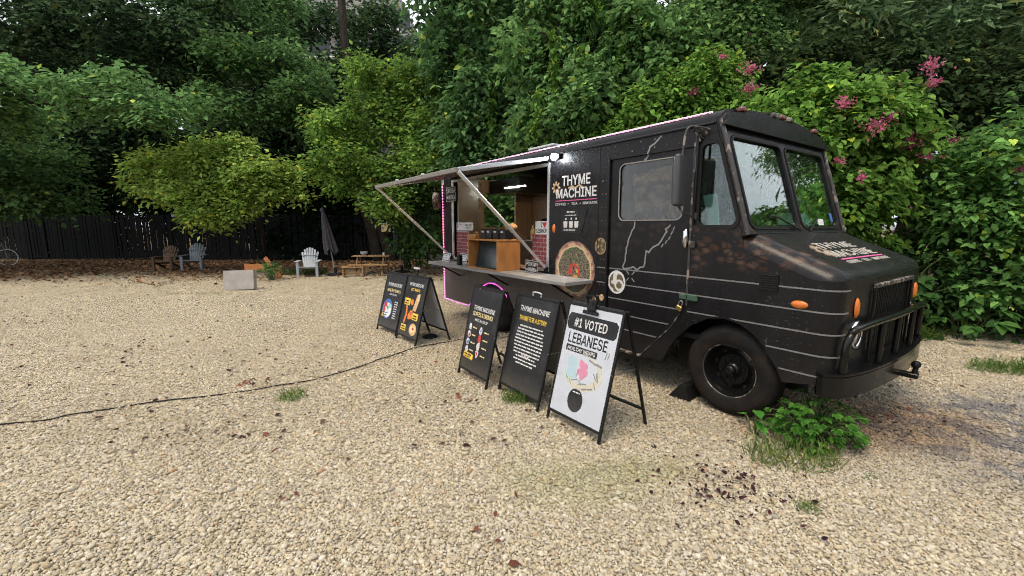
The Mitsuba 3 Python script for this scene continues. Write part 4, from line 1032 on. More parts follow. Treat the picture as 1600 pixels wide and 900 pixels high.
a_frame('black sandwich board with a round bowl picture, leftmost and farthest of the row', (-2.18, 6.74), (-1.75, 6.26), .60, .92, .25, ink_bowls, 'mat_palegrey')
k2 = a_frame('black sandwich board with orange food pictures, second from the left', (-1.72, 6.18), (-1.33, 5.71), .58, .94, .25, ink_hot, 'mat_palegrey')
a_frame('black sandwich board headed COFFEE & DRINKS with rows of drink pictures', (-.62, 4.68), (-.27, 4.17), .60, .99, .23, ink_drinks, None)
a_frame('black sandwich board filled with white small print and topped by a pale handle', (-.15, 4.17), (.22, 3.64), .58, .98, .25, ink_story, 'mat_grey', handle='mat_palegrey')
k5, S5, PF5, w5, L5 = a_frame('white sandwich board headed LEBANESE, rightmost and nearest of the row', (.29, 3.54), (.65, 3.05), .60, 1.0, .26, ink_white, None, 'mat_sheet')
k = thing('clip', 'large black clip holding the white sheet at the top of its board', 'clip')
CL = PF5 @ frame((w5 * .45, L5, 0), (1, 0, 0), (0, 1, 0), (0, 0, 1))
part(k, 'jaw', box(-.085, .085, -.075, -.045, .0, .018, .006), 'mat_black', M=CL); part(k, 'body', box(-.035, .05, -.05, .05, -.005, .035, .012), 'mat_black', M=CL); part(k, 'grip', cat(tube([(-.02, .0, .03), (-.05, .07, .04), (.03, .075, .045), (.03, .0, .03)], .010, 8)), 'mat_black', True, CL)
for nm, (kk, S_, P_, w_, L_) in (('small clip lamp on the board with orange food pictures', k2),):
    k = thing('clip_lamp', nm, 'lamp'); CLM = P_ @ frame((w_ * .42, L_, 0), (1, 0, 0), (0, 1, 0), (0, 0, 1))
    part(k, 'arm', tube(curve([(0, 0, -.01), (.02, .06, .0), (.0, .10, .02)]), .008, 6), 'mat_black', True, CLM); part(k, 'head', box(-.07, .07, .085, .115, .0, .04, .008), 'mat_palegrey', M=CLM)
single('base_weight', lathe([(0, 0), (.10, 0), (.115, .015), (.10, .035), (.03, .045), (.02, .06), (0, .06)], 24), 'mat_rubber', 'small black disc weight at the rear leg of the leftmost board', 'weight', 40, Rz(-1.22, 6.24))
cp = curve([(-9.5, 2.6, .012), (-6.5, 3.0, .012), (-4.25, 3.38, .012), (-3.81, 3.57, .014), (-3.4, 3.80, .012), (-2.64, 4.13, .013), (-1.98, 4.57, .012), (-1.62, 5.15, .014), (-1.3, 5.62, .013), (-.91, 5.95, .012), (-.55, 6.2, .012), (-.2, 6.3, .02)], 10)
cp[:, 1] += .03 * (meshkit.noise(cp * [3, 3, 0] + 5) - .5); cp[:, 2] += .012 * meshkit.noise(cp * [7, 7, 0])
single('power_cord', tube(cp, .006, 6), 'mat_rubber', 'thin dark cord running across the gravel to the truck', 'cord', True)

# ------------------------------------------------------------------ fences
def fence(label, pts, h, step, mat, post_step=2.4, ph=None, slat=(.14, .02), gap=.022, postmat=None):
    k = thing('fence', label, 'fence')
    sl, rails, n = [], [], 0
    for p, q_ in zip(pts[:-1], pts[1:]):
        p, q_ = np.array(p, float), np.array(q_, float); L = np.linalg.norm(q_ - p); d = (q_ - p) / L; a = math.atan2(d[1], d[0])
        for s in np.arange(0, L, slat[0] + gap):
            sl.append(mv(box(0, slat[0], -slat[1] / 2, slat[1] / 2, .05, h + .03 * R.normal()), *(p + d * s + .015 * R.normal(0, 1, 2)), 0, rz=a + .03 * R.normal()))
        for z in (.35, h - .35): rails.append(mv(box(0, L, .02, .06, z, z + .09), *p, 0, rz=a))
        for s in np.arange(0, L + .1, post_step):
            part(k, 'post', mv(box(-.045, .045, .06, .15, 0, ph or h + .05, .006), *(p + d * min(s, L)), 0, rz=a), postmat or mat)
    part(k, 'slats', cat(*sl), mat, kind='stuff')
    for r_ in rails: part(k, 'rail', r_, mat)
    return k


fence('tall black slatted fence along the back of the lot', [(-36, 22.5), (-26, 21.2), (-2.5, 20.4), (1.5, 14.5)], 2.15, 2.4, 'mat_fence')
fence('dark fence with blue posts half buried in vines on the right', [(1.9, 14.0), (6.6, 8.6), (13, 5.2)], 2.2, 2.4, 'mat_fence', 1.15, 2.95, (.03, .02), .075, 'mat_bluepost')

# ------------------------------------------------------------------ furniture at the back of the lot
def adirondack(label, x, y, rz, mat, s=1.0):
    k = thing('garden_chair', label, 'garden chair', 'slatted garden chairs at the back of the lot')
    M_ = Rz(x, y, 0, rz) @ np.diag([s, s, s, 1])
    bs = []
    for i_ in range(7):
        a = (i_ - 3) * .075
        tz = .98 - .035 * (i_ - 3) ** 2 * .5
        bs.append(bar((a * .72, .18, .28), (a * 1.12, .50, tz), .062, .018, up=(0, 1, .3)))
    part(k, 'backrest', cat(*bs), mat, M=M_, kind='stuff')
    part(k, 'seat', cat(*[bar((-.27, yy, .36 - .2 * (yy + .32)), (.27, yy, .36 - .2 * (yy + .32)), .075, .018) for yy in np.arange(-.32, .22, .085)]), mat, M=M_, kind='stuff')
    for sx in (-1, 1):
        part(k, 'arm', mv(box(-.06, .06, -.36, .36, .53, .552, .008), sx * .33, 0, 0), mat, M=M_)
        part(k, 'leg', mv(box(-.04, .04, -.335, -.24, 0, .53, .006), sx * .30, 0, 0), mat, M=M_)
        part(k, 'leg', bar((sx * .255, -.30, .36), (sx * .255, .52, .03), .10, .022, up=(1, 0, 0)), mat, M=M_)
    for z in (.30, .72): part(k, 'back_rail', bar((-.26, .21 + .75 * (z - .28) * .5, z), (.26, .21 + .75 * (z - .28) * .5, z), .05, .02), mat, M=M_)
    return k


adirondack('brown wooden slatted chair, leftmost of the three in deep shade', -12.85, 16.0, .25, 'mat_teak', .93)
adirondack('blue grey slatted chair beside the brown one in deep shade', -11.95, 16.2, .32, 'mat_chair', 1.0)
adirondack('pale blue grey slatted chair standing alone in the open', -6.62, 14.0, .28, 'mat_palechair', .94)


def parasol(label, x, y, lean, h=2.2):
    k = thing('folded_parasol', label, 'parasol', 'folded dark parasols by the back fence')
    M_ = Rz(x, y)
    top_ = np.array([lean, 0, h])
    part(k, 'pole', tube([(0, 0, .05), tuple(top_)], .02, 10), 'mat_grey', True, M=M_)
    part(k, 'base', lathe([(0, 0), (.28, 0), (.29, .03), (.22, .06), (.05, .08), (.04, .26), (0, .26)], 28), 'mat_rubber', 40, M=M_)
    r = np.random.default_rng(int(abs(x) * 10))
    n, m = 48, 14
    an = np.linspace(0, 2 * np.pi, n, endpoint=False); V = []
    for i_ in range(m):
        t = i_ / (m - 1); z = h - .05 - t * (h * .62)
        rad = .045 + .145 * t ** .8 * (1 + .16 * np.sin(4 * an + 1) * t) + .045 * np.cos(8 * an) * t
        V.append(np.stack([lean * z / h + rad * np.cos(an), rad * np.sin(an), z - .10 * t * np.cos(4 * an + 2)], 1))
    i2, j2 = np.meshgrid(np.arange(m - 1), np.arange(n), indexing='ij')
    q_ = np.stack([i2 * n + j2, (i2 + 1) * n + j2, (i2 + 1) * n + (j2 + 1) % n, i2 * n + (j2 + 1) % n], -1).reshape(-1, 4)
    part(k, 'canopy', (np.vstack(V), q_), 'mat_cloth', True, M=M_)
    part(k, 'cap', mv(lathe([(0, .12), (.05, .08), (.075, 0), (.05, -.02)], 16), lean, 0, h - .08), 'mat_cloth', True, M=M_)


parasol('folded dark parasol on a black base beside the lone pale chair', -5.92, 14.4, -.32)
parasol('folded dark parasol standing behind the sandwich boards under the trees', -3.9, 15.2, -.12, 2.2)

k = thing('picnic_table', 'small wooden picnic table under the trees with a bowl on it', 'picnic table')
M_ = Rz(-4.75, 14.6, 0, .12)
for i_ in range(4): part(k, 'top_plank', box(-.6, .6, -.28 + .14 * i_, -.15 + .14 * i_, .62, .648, .004), 'mat_plank', M=M_)
for y in (-.68, .52): part(k, 'bench', box(-.62, .62, y, y + .18, .36, .39, .004), 'mat_plank', M=M_)
for x in (-.42, .42):
    for a, b in (((x, -.62, 0), (x, -.15, .62)), ((x, .62, 0), (x, .15, .62))): part(k, 'leg', bar(a, b, .035, .08), 'mat_plank', M=M_)
    part(k, 'brace', box(x - .02, x + .02, -.66, .66, .29, .358, .004), 'mat_plank', M=M_)
single('bowl', lathe([(0, .0), (.05, 0), (.12, .07), (.13, .13), (.12, .13), (.10, .06), (0, .03)], 20), 'mat_palegrey', 'grey bowl on the small picnic table', 'bowl', True, Rz(-5.0, 14.6, .649))
single('cup', lathe([(0, 0), (.035, 0), (.045, .10), (.04, .10), (0, .01)], 14), 'mat_white', 'small white cup on the small picnic table', 'cup', True, Rz(-4.35, 14.65, .649))
k = thing('step_stool', 'low plain wooden stool in front of the picnic table', 'stool')
M_ = Rz(-5.15, 13.95, 0, .1)
part(k, 'top', box(-.35, .35, -.12, .12, .30, .33, .004), 'mat_plank', M=M_); part(k, 'stretcher', box(-.28, .28, -.015, .015, .10, .17, .004), 'mat_plank', M=M_)
for x in (-.31, .31): part(k, 'leg', box(x - .02, x + .02, -.1, .1, 0, .299, .004), 'mat_plank', M=M_)
k = thing('broken_bench', 'orange wooden bench tipped over behind the concrete slab', 'bench')
M_ = Rz(-7.75, 13.5, 0, -.1)
part(k, 'seat_plank', bar((-.7, 0, .34), (.25, 0, .36), .03, .20), 'mat_orangewood', M=M_); part(k, 'seat_plank', bar((-.65, .22, .33), (.2, .22, .33), .16, .03), 'mat_orangewood', M=M_)
part(k, 'leg', bar((.05, -.05, .66), (.52, -.05, .05), .05, .12), 'mat_orangewood', M=M_); part(k, 'leg', bar((.42, .05, .36), (.40, .05, 0), .22, .04), 'mat_orangewood', M=M_); part(k, 'leg', bar((-.55, .05, .33), (-.62, .05, 0), .04, .12), 'mat_orangewood', M=M_)
sl = trimesh.creation.box(extents=(.74, .16, .50)).subdivide().subdivide().subdivide()
sv = np.array(sl.vertices); sv += .006 * (meshkit.fbm(sv * 9, 3)[:, None] - .5) * [1, 1, 1]
single('concrete_slab', (sv, np.array(sl.faces)), 'mat_concrete', 'pale concrete slab standing on edge on the gravel', 'concrete slab', 20, frame((-7.05, 11.1, .25), (.995, .09, .03), (-.09, .98, -.14), (-.04, .14, .99)))
k = thing('nest_box', 'pale box fixed to the fence behind the sandwich boards', 'box')
M_ = Rz(-5.75, 19.9, 1.35)
part(k, 'body', box(-.19, .19, -.12, .12, 0, .36, .01), 'mat_cream', M=M_); part(k, 'lid', box(-.21, .21, -.14, .14, .361, .385, .006), 'mat_palegrey', M=M_)
single('board', box(-.3, .3, -.02, .02, -.05, .07, .004), 'mat_palegrey', 'narrow pale board on the fence under the yellow green tree', 'board', M=Rz(-15.4, 20.15, 2.1))
k = thing('planter', 'tall grey planter with leafy plant behind the rear of the truck', 'planter')
part(k, 'pot', cat(mv(tube([(0, 0, 0), (0, 0, .55)], [.2, .28], 4), 0, 0, 0, rz=.5)), 'mat_concrete', M=Rz(-2.95, 16.8)); part(k, 'soil', box(-.15, .15, -.15, .15, .5, .556), 'mat_bark', M=Rz(-2.95, 16.8, 0, .5))
k = thing('bicycle', 'bicycle leaning by the fence at the far left edge', 'bicycle')
M_ = Rz(-20.7, 17.7, 0, .35)
for x in (0, -1.05):
    wk = part(k, 'wheel', mv(lathe([(.315, -.012), (.335, -.014), (.345, 0), (.335, .014), (.315, .012), (.315, -.012)], 40), x, 0, .35, rx=math.pi / 2), 'mat_white', True, M=M_)
    part(wk, 'spokes', cat(*[tube([(x, 0, .35), (x + .31 * math.cos(a), 0, .35 + .31 * math.sin(a))], .002, 4) for a in np.arange(0, 6.28, 6.283 / 16)]), 'mat_alu', M=M_, kind='stuff')
    part(wk, 'hub', mv(lathe([(0, -.05), (.03, -.05), (.03, .05), (0, .05)], 14), x, 0, .35, rx=math.pi / 2), 'mat_chrome', True, M=M_)
part(k, 'frame', cat(*[tube([a, b], .018, 8) for a, b in (((-.12, 0, .85), (-.65, 0, .32)), ((-.12, 0, .85), (-.75, 0, .82)), ((-.65, 0, .32), (-.80, 0, .95)), ((-.65, 0, .32), (-1.05, 0, .35)), ((-.77, 0, .80), (-1.05, 0, .35)), ((-.12, 0, .95), (0, .0, .35)))]), 'mat_grey', True, M=M_)
part(k, 'handlebar', tube(curve([(-.05, -.28, 1.0), (-.12, -.1, 1.03), (-.12, .1, 1.03), (-.05, .28, 1.0)]), .013, 8), 'mat_black', True, M=M_); part(k, 'saddle', box(-.95, -.70, -.07, .07, .95, 1.0, .02), 'mat_black', M=M_)

# ------------------------------------------------------------------ a tall building glimpsed between the trees
k = thing('apartment_tower', 'pale apartment tower glimpsed between the trees', 'building')
part(k, 'wall', box(-40, -14, 58, 70, 0, 30), 'mat_grey')
for fl_ in range(3, 9):
    z = fl_ * 3.2
    part(k, 'slab', box(-40.2, -13.8, 56.9, 57.99, z - .25, z), 'mat_white')
    for x in np.arange(-39, -15, 3.4): part(k, 'window', box(x, x + 2.5, 57.93, 57.99, z + .4, z + 2.5), 'mat_screen')

# ------------------------------------------------------------------ trees
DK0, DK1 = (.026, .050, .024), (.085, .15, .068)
MD0, MD1 = (.055, .11, .04), (.14, .25, .085)
LT0, LT1 = (.045, .10, .018), (.115, .21, .035)
YG0, YG1 = (.08, .12, .015), (.20, .25, .035)
CO0, CO1 = (.028, .075, .030), (.085, .165, .060)

def fringe(k, pts, n, L, c0, c1, seed, drop=1.0):
    """Trailing vines hanging from the points."""
    rng = np.random.default_rng(seed); P, N_, D, ms = [], [], [], []
    for p in pts:
        l = drop * rng.uniform(.5, 1.3); m = int(n * l); t = rng.random(m)
        sway = rng.normal(0, .12, 2)
        P.append(np.asarray(p) + np.stack([sway[0] * t + rng.normal(0, .06, m), sway[1] * t + rng.normal(0, .06, m), -l * t], 1))
        a = rng.random(m) * 6.28
        D.append(np.stack([np.cos(a), np.sin(a), np.full(m, -1.0)], 1)); N_.append(np.stack([np.cos(a), np.sin(a), np.full(m, .9)], 1) + rng.normal(0, .3, (m, 3)))
    P = np.vstack(P); q = len(P)
    leaves_put(f'{k}__vines', [leaf_mesh(P, np.vstack(N_), np.vstack(D), L * rng.uniform(.6, 1.2, q), OVAL, colors(rng, q, c0, c1, .3, .06))], kind='stuff')


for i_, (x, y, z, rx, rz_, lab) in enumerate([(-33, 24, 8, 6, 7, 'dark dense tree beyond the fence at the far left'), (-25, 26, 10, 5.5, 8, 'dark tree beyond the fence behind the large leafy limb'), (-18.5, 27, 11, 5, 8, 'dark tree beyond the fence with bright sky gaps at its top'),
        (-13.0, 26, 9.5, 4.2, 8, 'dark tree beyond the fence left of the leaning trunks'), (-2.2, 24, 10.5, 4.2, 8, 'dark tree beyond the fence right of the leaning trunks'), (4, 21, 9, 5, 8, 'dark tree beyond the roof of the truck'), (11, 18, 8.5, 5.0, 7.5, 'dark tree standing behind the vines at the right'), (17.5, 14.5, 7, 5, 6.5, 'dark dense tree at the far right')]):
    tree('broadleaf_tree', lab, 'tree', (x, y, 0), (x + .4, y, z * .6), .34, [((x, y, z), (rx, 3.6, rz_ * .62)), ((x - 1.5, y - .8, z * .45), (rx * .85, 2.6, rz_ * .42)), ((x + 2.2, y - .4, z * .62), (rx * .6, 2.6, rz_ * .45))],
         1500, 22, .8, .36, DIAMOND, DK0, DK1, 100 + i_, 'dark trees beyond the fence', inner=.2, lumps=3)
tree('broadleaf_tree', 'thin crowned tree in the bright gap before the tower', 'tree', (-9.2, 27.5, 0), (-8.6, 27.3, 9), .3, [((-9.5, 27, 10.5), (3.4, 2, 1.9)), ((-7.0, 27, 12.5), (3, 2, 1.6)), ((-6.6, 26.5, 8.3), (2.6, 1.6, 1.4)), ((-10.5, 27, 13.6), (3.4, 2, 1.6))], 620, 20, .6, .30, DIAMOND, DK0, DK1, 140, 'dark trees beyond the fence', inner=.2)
# understorey behind the fence
for i_, (x, y, w) in enumerate([(-31, 23.6, 4.5), (-23.5, 22.8, 4.2), (-16, 22.2, 4.2), (-9, 21.8, 4.0), (-2.5, 21.6, 3.4)]):
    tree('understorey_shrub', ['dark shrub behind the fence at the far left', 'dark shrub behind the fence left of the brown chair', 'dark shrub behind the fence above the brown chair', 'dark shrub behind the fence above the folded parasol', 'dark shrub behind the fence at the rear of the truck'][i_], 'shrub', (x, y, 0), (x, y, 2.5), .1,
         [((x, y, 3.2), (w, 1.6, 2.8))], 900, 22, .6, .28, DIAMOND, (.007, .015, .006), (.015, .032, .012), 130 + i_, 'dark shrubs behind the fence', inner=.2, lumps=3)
# left
tree('limb_tree', 'tree at the left whose long pale green limb reaches over the lot', 'tree', (-21.5, 17.5, 0), (-20.6, 14.6, 6.9), .16,
     [((-17.0, 12.8, 6.2), (2.2, 1.6, .95)), ((-19.2, 12.6, 6.6), (2.2, 1.8, 1.2)), ((-14.3, 13.0, 5.6), (2.2, 1.5, .75)), ((-12.0, 13.2, 5.35), (1.8, 1.4, .75)), ((-10.3, 13.6, 5.0), (1.3, 1.2, .8)), ((-16.2, 13.6, 5.1), (2.2, 1.4, .8)), ((-18.2, 12.3, 5.5), (2.2, 1.3, .8)), ((-16.2, 12.4, 5.3), (1.8, 1.2, .6))], 760, 30, .46, .20, DIAMOND, (.095, .19, .07), (.22, .39, .14), 201, droop=.75, bottom=-.35, inner=.4)
tree('shade_tree', 'dark leafy tree low at the left edge of the lot', 'tree', (-25, 19.5, 0), (-22, 17.5, 3.2), .14,
     [((-18.4, 15.6, 3.6), (2.6, 1.6, 1.5)), ((-16.9, 15.2, 2.75), (1.9, 1.3, .8)), ((-21, 16, 4), (2.5, 2, 2.0)), ((-19.5, 15, 2.6), (2.0, 1.2, .8))], 700, 28, .46, .20, DIAMOND, (.055, .115, .042), (.14, .25, .09), 202, droop=.7)
tree('yellow_green_tree', 'low yellow green tree spreading over the shaded chairs', 'tree', (-11.0, 19.6, 0), (-10.4, 17.2, 2.8), .10,
     [((-10.3, 15.2, 3.75), (1.6, 1.2, .65)), ((-8.7, 15.0, 3.2), (1.4, 1.1, .65)), ((-12.0, 15.4, 3.35), (1.6, 1.2, .7)), ((-10.9, 14.8, 2.65), (1.4, 1.0, .6)), ((-9.6, 14.7, 2.45), (1.2, .9, .6)), ((-9.7, 15.2, 4.25), (.9, .8, .35)), ((-10.2, 14.5, 2.0), (.75, .6, .3)), ((-7.9, 15.0, 2.9), (.8, .8, .5))], 720, 24, .42, .185, DIAMOND, (.20, .32, .07), (.42, .56, .14), 203, droop=.75, bottom=-.45, yellow=.04, inner=.45)
tree('leaning_tree', 'tree with two dark leaning trunks right of the yellow green tree', 'tree', (-6.2, 20.0, 0), (-8.2, 19.2, 7.4), .26,
     [((-9.2, 17.8, 8.0), (2.2, 1.6, 1.3)), ((-10.6, 18.0, 6.2), (2.1, 1.6, 1.2)), ((-8.0, 17.6, 6.6), (1.2, 1.2, .9)), ((-11.5, 18.5, 10.5), (3, 2, 1.8))], 560, 26, .5, .21, DIAMOND, (.07, .14, .05), (.16, .29, .10), 204, droop=.6, bottom=-.5)
put('leaning_tree__trunk', limb((-5.6, 20.1, 0), (-7.1, 19.5, 11), .26, .16, R, .15), 'mat_bark', True)
tree('leaning_tree', 'dark canopy tree high above the yellow green tree', 'tree', (-15, 23.5, 0), (-14.6, 20.4, 8), .3,
     [((-15.5, 17.5, 9.2), (3.6, 2.4, 1.5)), ((-19.5, 17.0, 9.4), (3.5, 2.5, 1.6)), ((-12.0, 18.5, 8.8), (2.4, 2, 1.2)), ((-23.5, 17, 9.3), (3.5, 2.5, 2.0))], 1000, 26, .6, .23, DIAMOND, DK0, (.10, .17, .08), 205, droop=.5)
# middle, behind the rear of the truck
tree('bushy_tree', 'yellow green bushy tree behind the open hatch', 'tree', (-4.0, 16.6, 0), (-3.8, 16.0, 3.2), .14,
     [((-4.2, 14.8, 6.3), (1.5, 1.2, .9)), ((-5.4, 14.8, 4.9), (1.2, 1.1, .8)), ((-3.2, 14.4, 5.0), (1.4, 1.2, .9)), ((-4.9, 14.2, 3.5), (1.5, 1.1, .8)), ((-3.0, 13.8, 3.6), (1.3, 1.1, .8)), ((-4.1, 14.0, 2.5), (1.3, 1.0, .6)), ((-2.2, 14.4, 6.2), (1.2, 1.0, .8))], 1000, 26, .34, .165, DIAMOND, (.105, .20, .045), (.27, .43, .10), 211, droop=.75, yellow=.05, inner=.4)
tree('dense_shrub', 'dark leafy shrub beside the rear corner of the truck', 'shrub', (-2.4, 15.5, 0), (-2.4, 15.3, 1.4), .08,
     [((-2.5, 14.8, 1.6), (1.4, 1.1, 1.4)), ((-.9, 13.8, 1.8), (1.4, 1.2, 1.5)), ((.6, 12.4, 1.7), (1.3, 1.2, 1.7))], 460, 28, .36, .17, DIAMOND, MD0, (.08, .17, .04), 212)
k = tree('vine_clad_tree', 'tall tree hung with vines rising behind the hatch', 'tree', (-.9, 14.6, 0), (-.8, 14.2, 6.0), .28,
     [((-1.6, 13.0, 8.4), (1.5, 1.3, 1.2)), ((-.2, 12.6, 7.0), (1.3, 1.1, 1.2)), ((-1.9, 13.4, 6.6), (1.1, 1.0, 1.0)), ((-.6, 12.4, 5.2), (1.3, 1.0, 1.0)), ((-1.2, 12.8, 4.0), (1.2, 1.0, .8)), ((-2.4, 13.8, 9.8), (1.8, 1.5, 1.2)), ((.4, 12.4, 3.6), (1.2, 1.0, .8))], 1050, 26, .36, .19, OVAL, (.085, .18, .075), (.22, .39, .15), 213, hang=.3, droop=.9, yellow=.04, inner=.4)
fringe(k, [(-1.6 + .35 * q, 12.0 - .1 * q + .3 * (q % 3), 5.2 + 3.2 * ((q * .37) % 1)) for q in range(9)], 130, .14, (.06, .14, .03), (.15, .28, .06), 221, 1.6)
k = tree('vine_clad_tree', 'tall bright green vine covered tree left of the truck cab', 'tree', (2.2, 12.9, 0), (2.0, 12.4, 6.0), .26,
     [((1.5, 10.9, 7.4), (1.2, 1.0, 1.1)), ((.9, 11.0, 5.7), (1.1, 1.0, 1.1)), ((2.3, 10.4, 6.2), (1.0, 1.0, 1.0)), ((1.8, 10.2, 4.5), (1.2, 1.0, .9)), ((.4, 11.6, 8.6), (1.3, 1.1, 1.0)), ((2.9, 10.6, 8.2), (1.3, 1.1, 1.0)), ((.6, 11.0, 4.0), (1.0, .9, .8)), ((2.9, 10.0, 5.3), (.9, .8, .8))], 1150, 26, .31, .165, OVAL, (.10, .20, .075), (.25, .43, .15), 214, hang=.4, droop=.95, yellow=.03, inner=.4)
fringe(k, [(.6 + .3 * q, 9.9 - .05 * q + .25 * (q % 3), 4.6 + 3.0 * ((q * .43) % 1)) for q in range(9)], 140, .12, (.07, .16, .03), (.17, .30, .06), 222, 1.4)
tree('feathery_tree', 'soft light green tree above the roof of the truck', 'tree', (4.4, 12.9, 0), (4.3, 12.2, 4.6), .2,
     [((4.2, 10.6, 6.4), (1.3, 1.1, 1.0)), ((3.6, 10.0, 5.4), (1.0, .9, .8)), ((5.1, 10.4, 7.6), (1.5, 1.2, .9)), ((5.0, 10.2, 5.8), (1.1, .9, .7)), ((6.2, 10.4, 6.8), (1.2, 1.0, .8))], 800, 30, .33, .135, DIAMOND, (.10, .20, .075), (.25, .41, .14), 215, droop=.7, yellow=.03, inner=.4)
tree('long_leaf_tree', 'tree with long drooping leaves over the upper right', 'tree', (12.5, 13.5, 0), (11.2, 12.6, 5.5), .28,
     [((7.0, 10.0, 7.0), (1.8, 1.3, .8)), ((9.2, 9.8, 6.9), (2.0, 1.4, .8)), ((11.6, 9.6, 6.6), (2.2, 1.4, .9)), ((8.0, 10.2, 6.1), (1.6, 1.1, .6)), ((14.2, 9.5, 7.0), (2.6, 2, 1.2)), ((10.4, 9.6, 5.9), (1.8, 1.1, .6)), ((13.0, 9.4, 5.6), (1.8, 1.2, .7))], 950, 26, .42, .25, NARROW, (.14, .24, .12), (.34, .46, .24), 216, hang=.45, droop=1.0, bottom=-.5, inner=.4, lumps=5)
# the wood that closes the lot behind the photographer, seen only in reflections
rng = np.random.default_rng(60); C, o = [], []
for x in range(-30, 31, 6):
    a, b = shell(rng, (x + rng.uniform(-1, 1), -26 + rng.uniform(-2, 2), 2.6), (4.2, 3, 3.6), 90, .7, 61 + x); C.append(a); o.append(b)
for q_, (x, y) in enumerate(((24, -20), (24, -14), (23, -8), (21.5, -3), (22.5, 3), (22, 9))):
    a, b = shell(rng, (x, y, 5.8 if y < 0 else 3.6), (3, 3.8, 5.6 if y < 0 else 3.9), 150, .6, 95 + q_); C.append(a); o.append(b)
v, f, c = sprays(np.vstack(C), np.vstack(o), rng, 14, 1.0, .9, DIAMOND, MD0, MD1)
put('wood', (v, f), 'mat_leaf', color=c); labels['wood'] = {'label': 'far wood closing off the open side of the lot', 'category': 'wood', 'kind': 'stuff'}


# ------------------------------------------------------------------ vines and shrubs at the right
def vines(name, label, blobs, n, per, rad, L, tmpl, c0, c1, seed, stems=(), flowers=(), big=0, hang=.5, group='vine thickets on the right'):
    rng = np.random.default_rng(seed)
    k = thing(name, label, 'vine', group)
    P, vol = [], np.array([np.prod(np.asarray(rd)) ** (2 / 3) for _, rd in blobs]); vol /= vol.sum()
    for i_, (c, rd) in enumerate(blobs):
        C, o = shell(rng, c, rd, max(8, int(n * vol[i_])), .62, seed + i_, -.8, .45)
        P.append(sprays(C, o, rng, per, rad, L, tmpl, c0, c1, hang=hang, droop=.6, yellow=.05, flat=.3))
    leaves_put(f'{k}__foliage', P, kind='stuff')
    for a, b in stems: part(k, 'stem', limb(a, b, .035, .012, rng, .15), 'mat_bark', True)
    for c, r_ in flowers:
        m = int(200 * r_ / .2)
        q_ = rng.standard_t(3, (m, 3)) * .5 * [r_, r_ * .6, r_ * .7] + c
        col = colors(rng, m, (.55, .11, .20), (.76, .27, .38), .25, .0)
        leaves_put(f'{k}__flowers', [leaf_mesh(q_, rng.normal(0, 1, (m, 3)), rng.normal(0, 1, (m, 3)), .042 * rng.uniform(.7, 1.5, m), DIAMOND, col)], kind='stuff')
    return k


V0, V1 = (.085, .18, .035), (.23, .41, .085)
vines('coral_vine', 'rounded vine thicket dotted with pink flowers behind the windshield', [((4.75, 7.2, 3.0), (.95, .8, 1.15)), ((5.5, 7.0, 2.7), (1.0, .8, 1.15)), ((4.9, 7.0, 1.9), (1.0, .8, .9)), ((5.9, 7.1, 3.25), (.55, .6, .65)), ((4.25, 7.4, 2.2), (.6, .7, .8))], 800, 24, .22, .105, HEART, V0, V1, 301,
      stems=[((4.8, 7.4, 0), (4.7, 7.2, 2.6)), ((5.5, 7.4, 0), (5.6, 7.1, 2.4))],
      flowers=[((4.65, 6.35, 3.35), .09), ((5.05, 6.25, 3.02), .12), ((5.3, 6.3, 3.15), .06), ((5.75, 6.45, 2.85), .13), ((6.0, 6.45, 2.65), .06), ((5.85, 6.4, 3.85), .10), ((6.0, 6.5, 3.65), .07), ((4.6, 6.25, 2.55), .05), ((4.85, 6.15, 2.3), .05), ((4.3, 6.7, 2.75), .05), ((6.5, 6.6, 2.9), .05)])
vines('coral_vine', 'vine with pink sprays rising behind the roof of the truck cab', [((3.9, 9.0, 4.1), (1.0, .8, .9)), ((3.0, 9.3, 3.7), (.9, .8, .9)), ((2.2, 9.8, 3.2), (.9, .8, .8))], 560, 24, .26, .125, OVAL, V0, V1, 302,
      stems=[((3.4, 9.6, 0), (3.5, 9.2, 4.0))], flowers=[((4.15, 8.0, 4.35), .12), ((4.2, 8.05, 4.05), .11), ((3.35, 8.4, 4.1), .08), ((3.2, 8.4, 3.25), .10), ((3.7, 8.1, 4.6), .05)])
vines('heart_leaf_vine', 'large leaved vine hanging over the fence at the right edge', [((7.5, 6.5, 2.5), (1.1, .8, .9)), ((6.95, 6.6, 1.85), (.8, .7, .8)), ((8.1, 5.9, 1.9), (1.2, .8, 1.5)), ((6.45, 7.2, 2.25), (.6, .6, .45)), ((7.3, 6.2, 1.1), (.9, .5, .9)), ((8.3, 5.6, .7), (1.0, .5, .8)), ((9.3, 5.5, 2.3), (1.3, .9, 1.6))], 1500, 18, .24, .10, HEART, (.07, .16, .045), (.20, .39, .11), 303,
      stems=[((7.6, 6.8, 0), (7.4, 6.5, 2.4)), ((8.2, 6.2, 0), (8.0, 5.9, 2.2))], flowers=[((6.9, 6.0, 2.4), .05)])
vines('dark_vine', 'dark tangle of vines low on the fence behind the bumper', [((5.4, 7.7, 1.0), (1.3, .6, 1.1)), ((6.6, 7.0, .8), (1.1, .6, .95)), ((7.4, 6.4, .5), (1.0, .5, .6)), ((4.3, 8.6, 1.2), (1.0, .6, 1.3)), ((8.4, 6.3, .6), (1.0, .6, .6))], 820, 22, .28, .12, OVAL, (.04, .09, .03), (.11, .21, .07), 304, group='vine thickets on the right')
vines('dark_vine', 'dark bramble in the gap above the windshield', [((5.9, 9.6, 4.6), (1.6, .8, 1.0)), ((7.8, 9.4, 4.2), (2.0, .8, 1.5)), ((10, 8.6, 3.8), (1.6, .8, 1.4)), ((4.6, 9.4, 3.6), (.8, .6, .7))], 700, 22, .4, .15, OVAL, (.03, .055, .024), (.09, .15, .06), 305, group='vine thickets on the right')


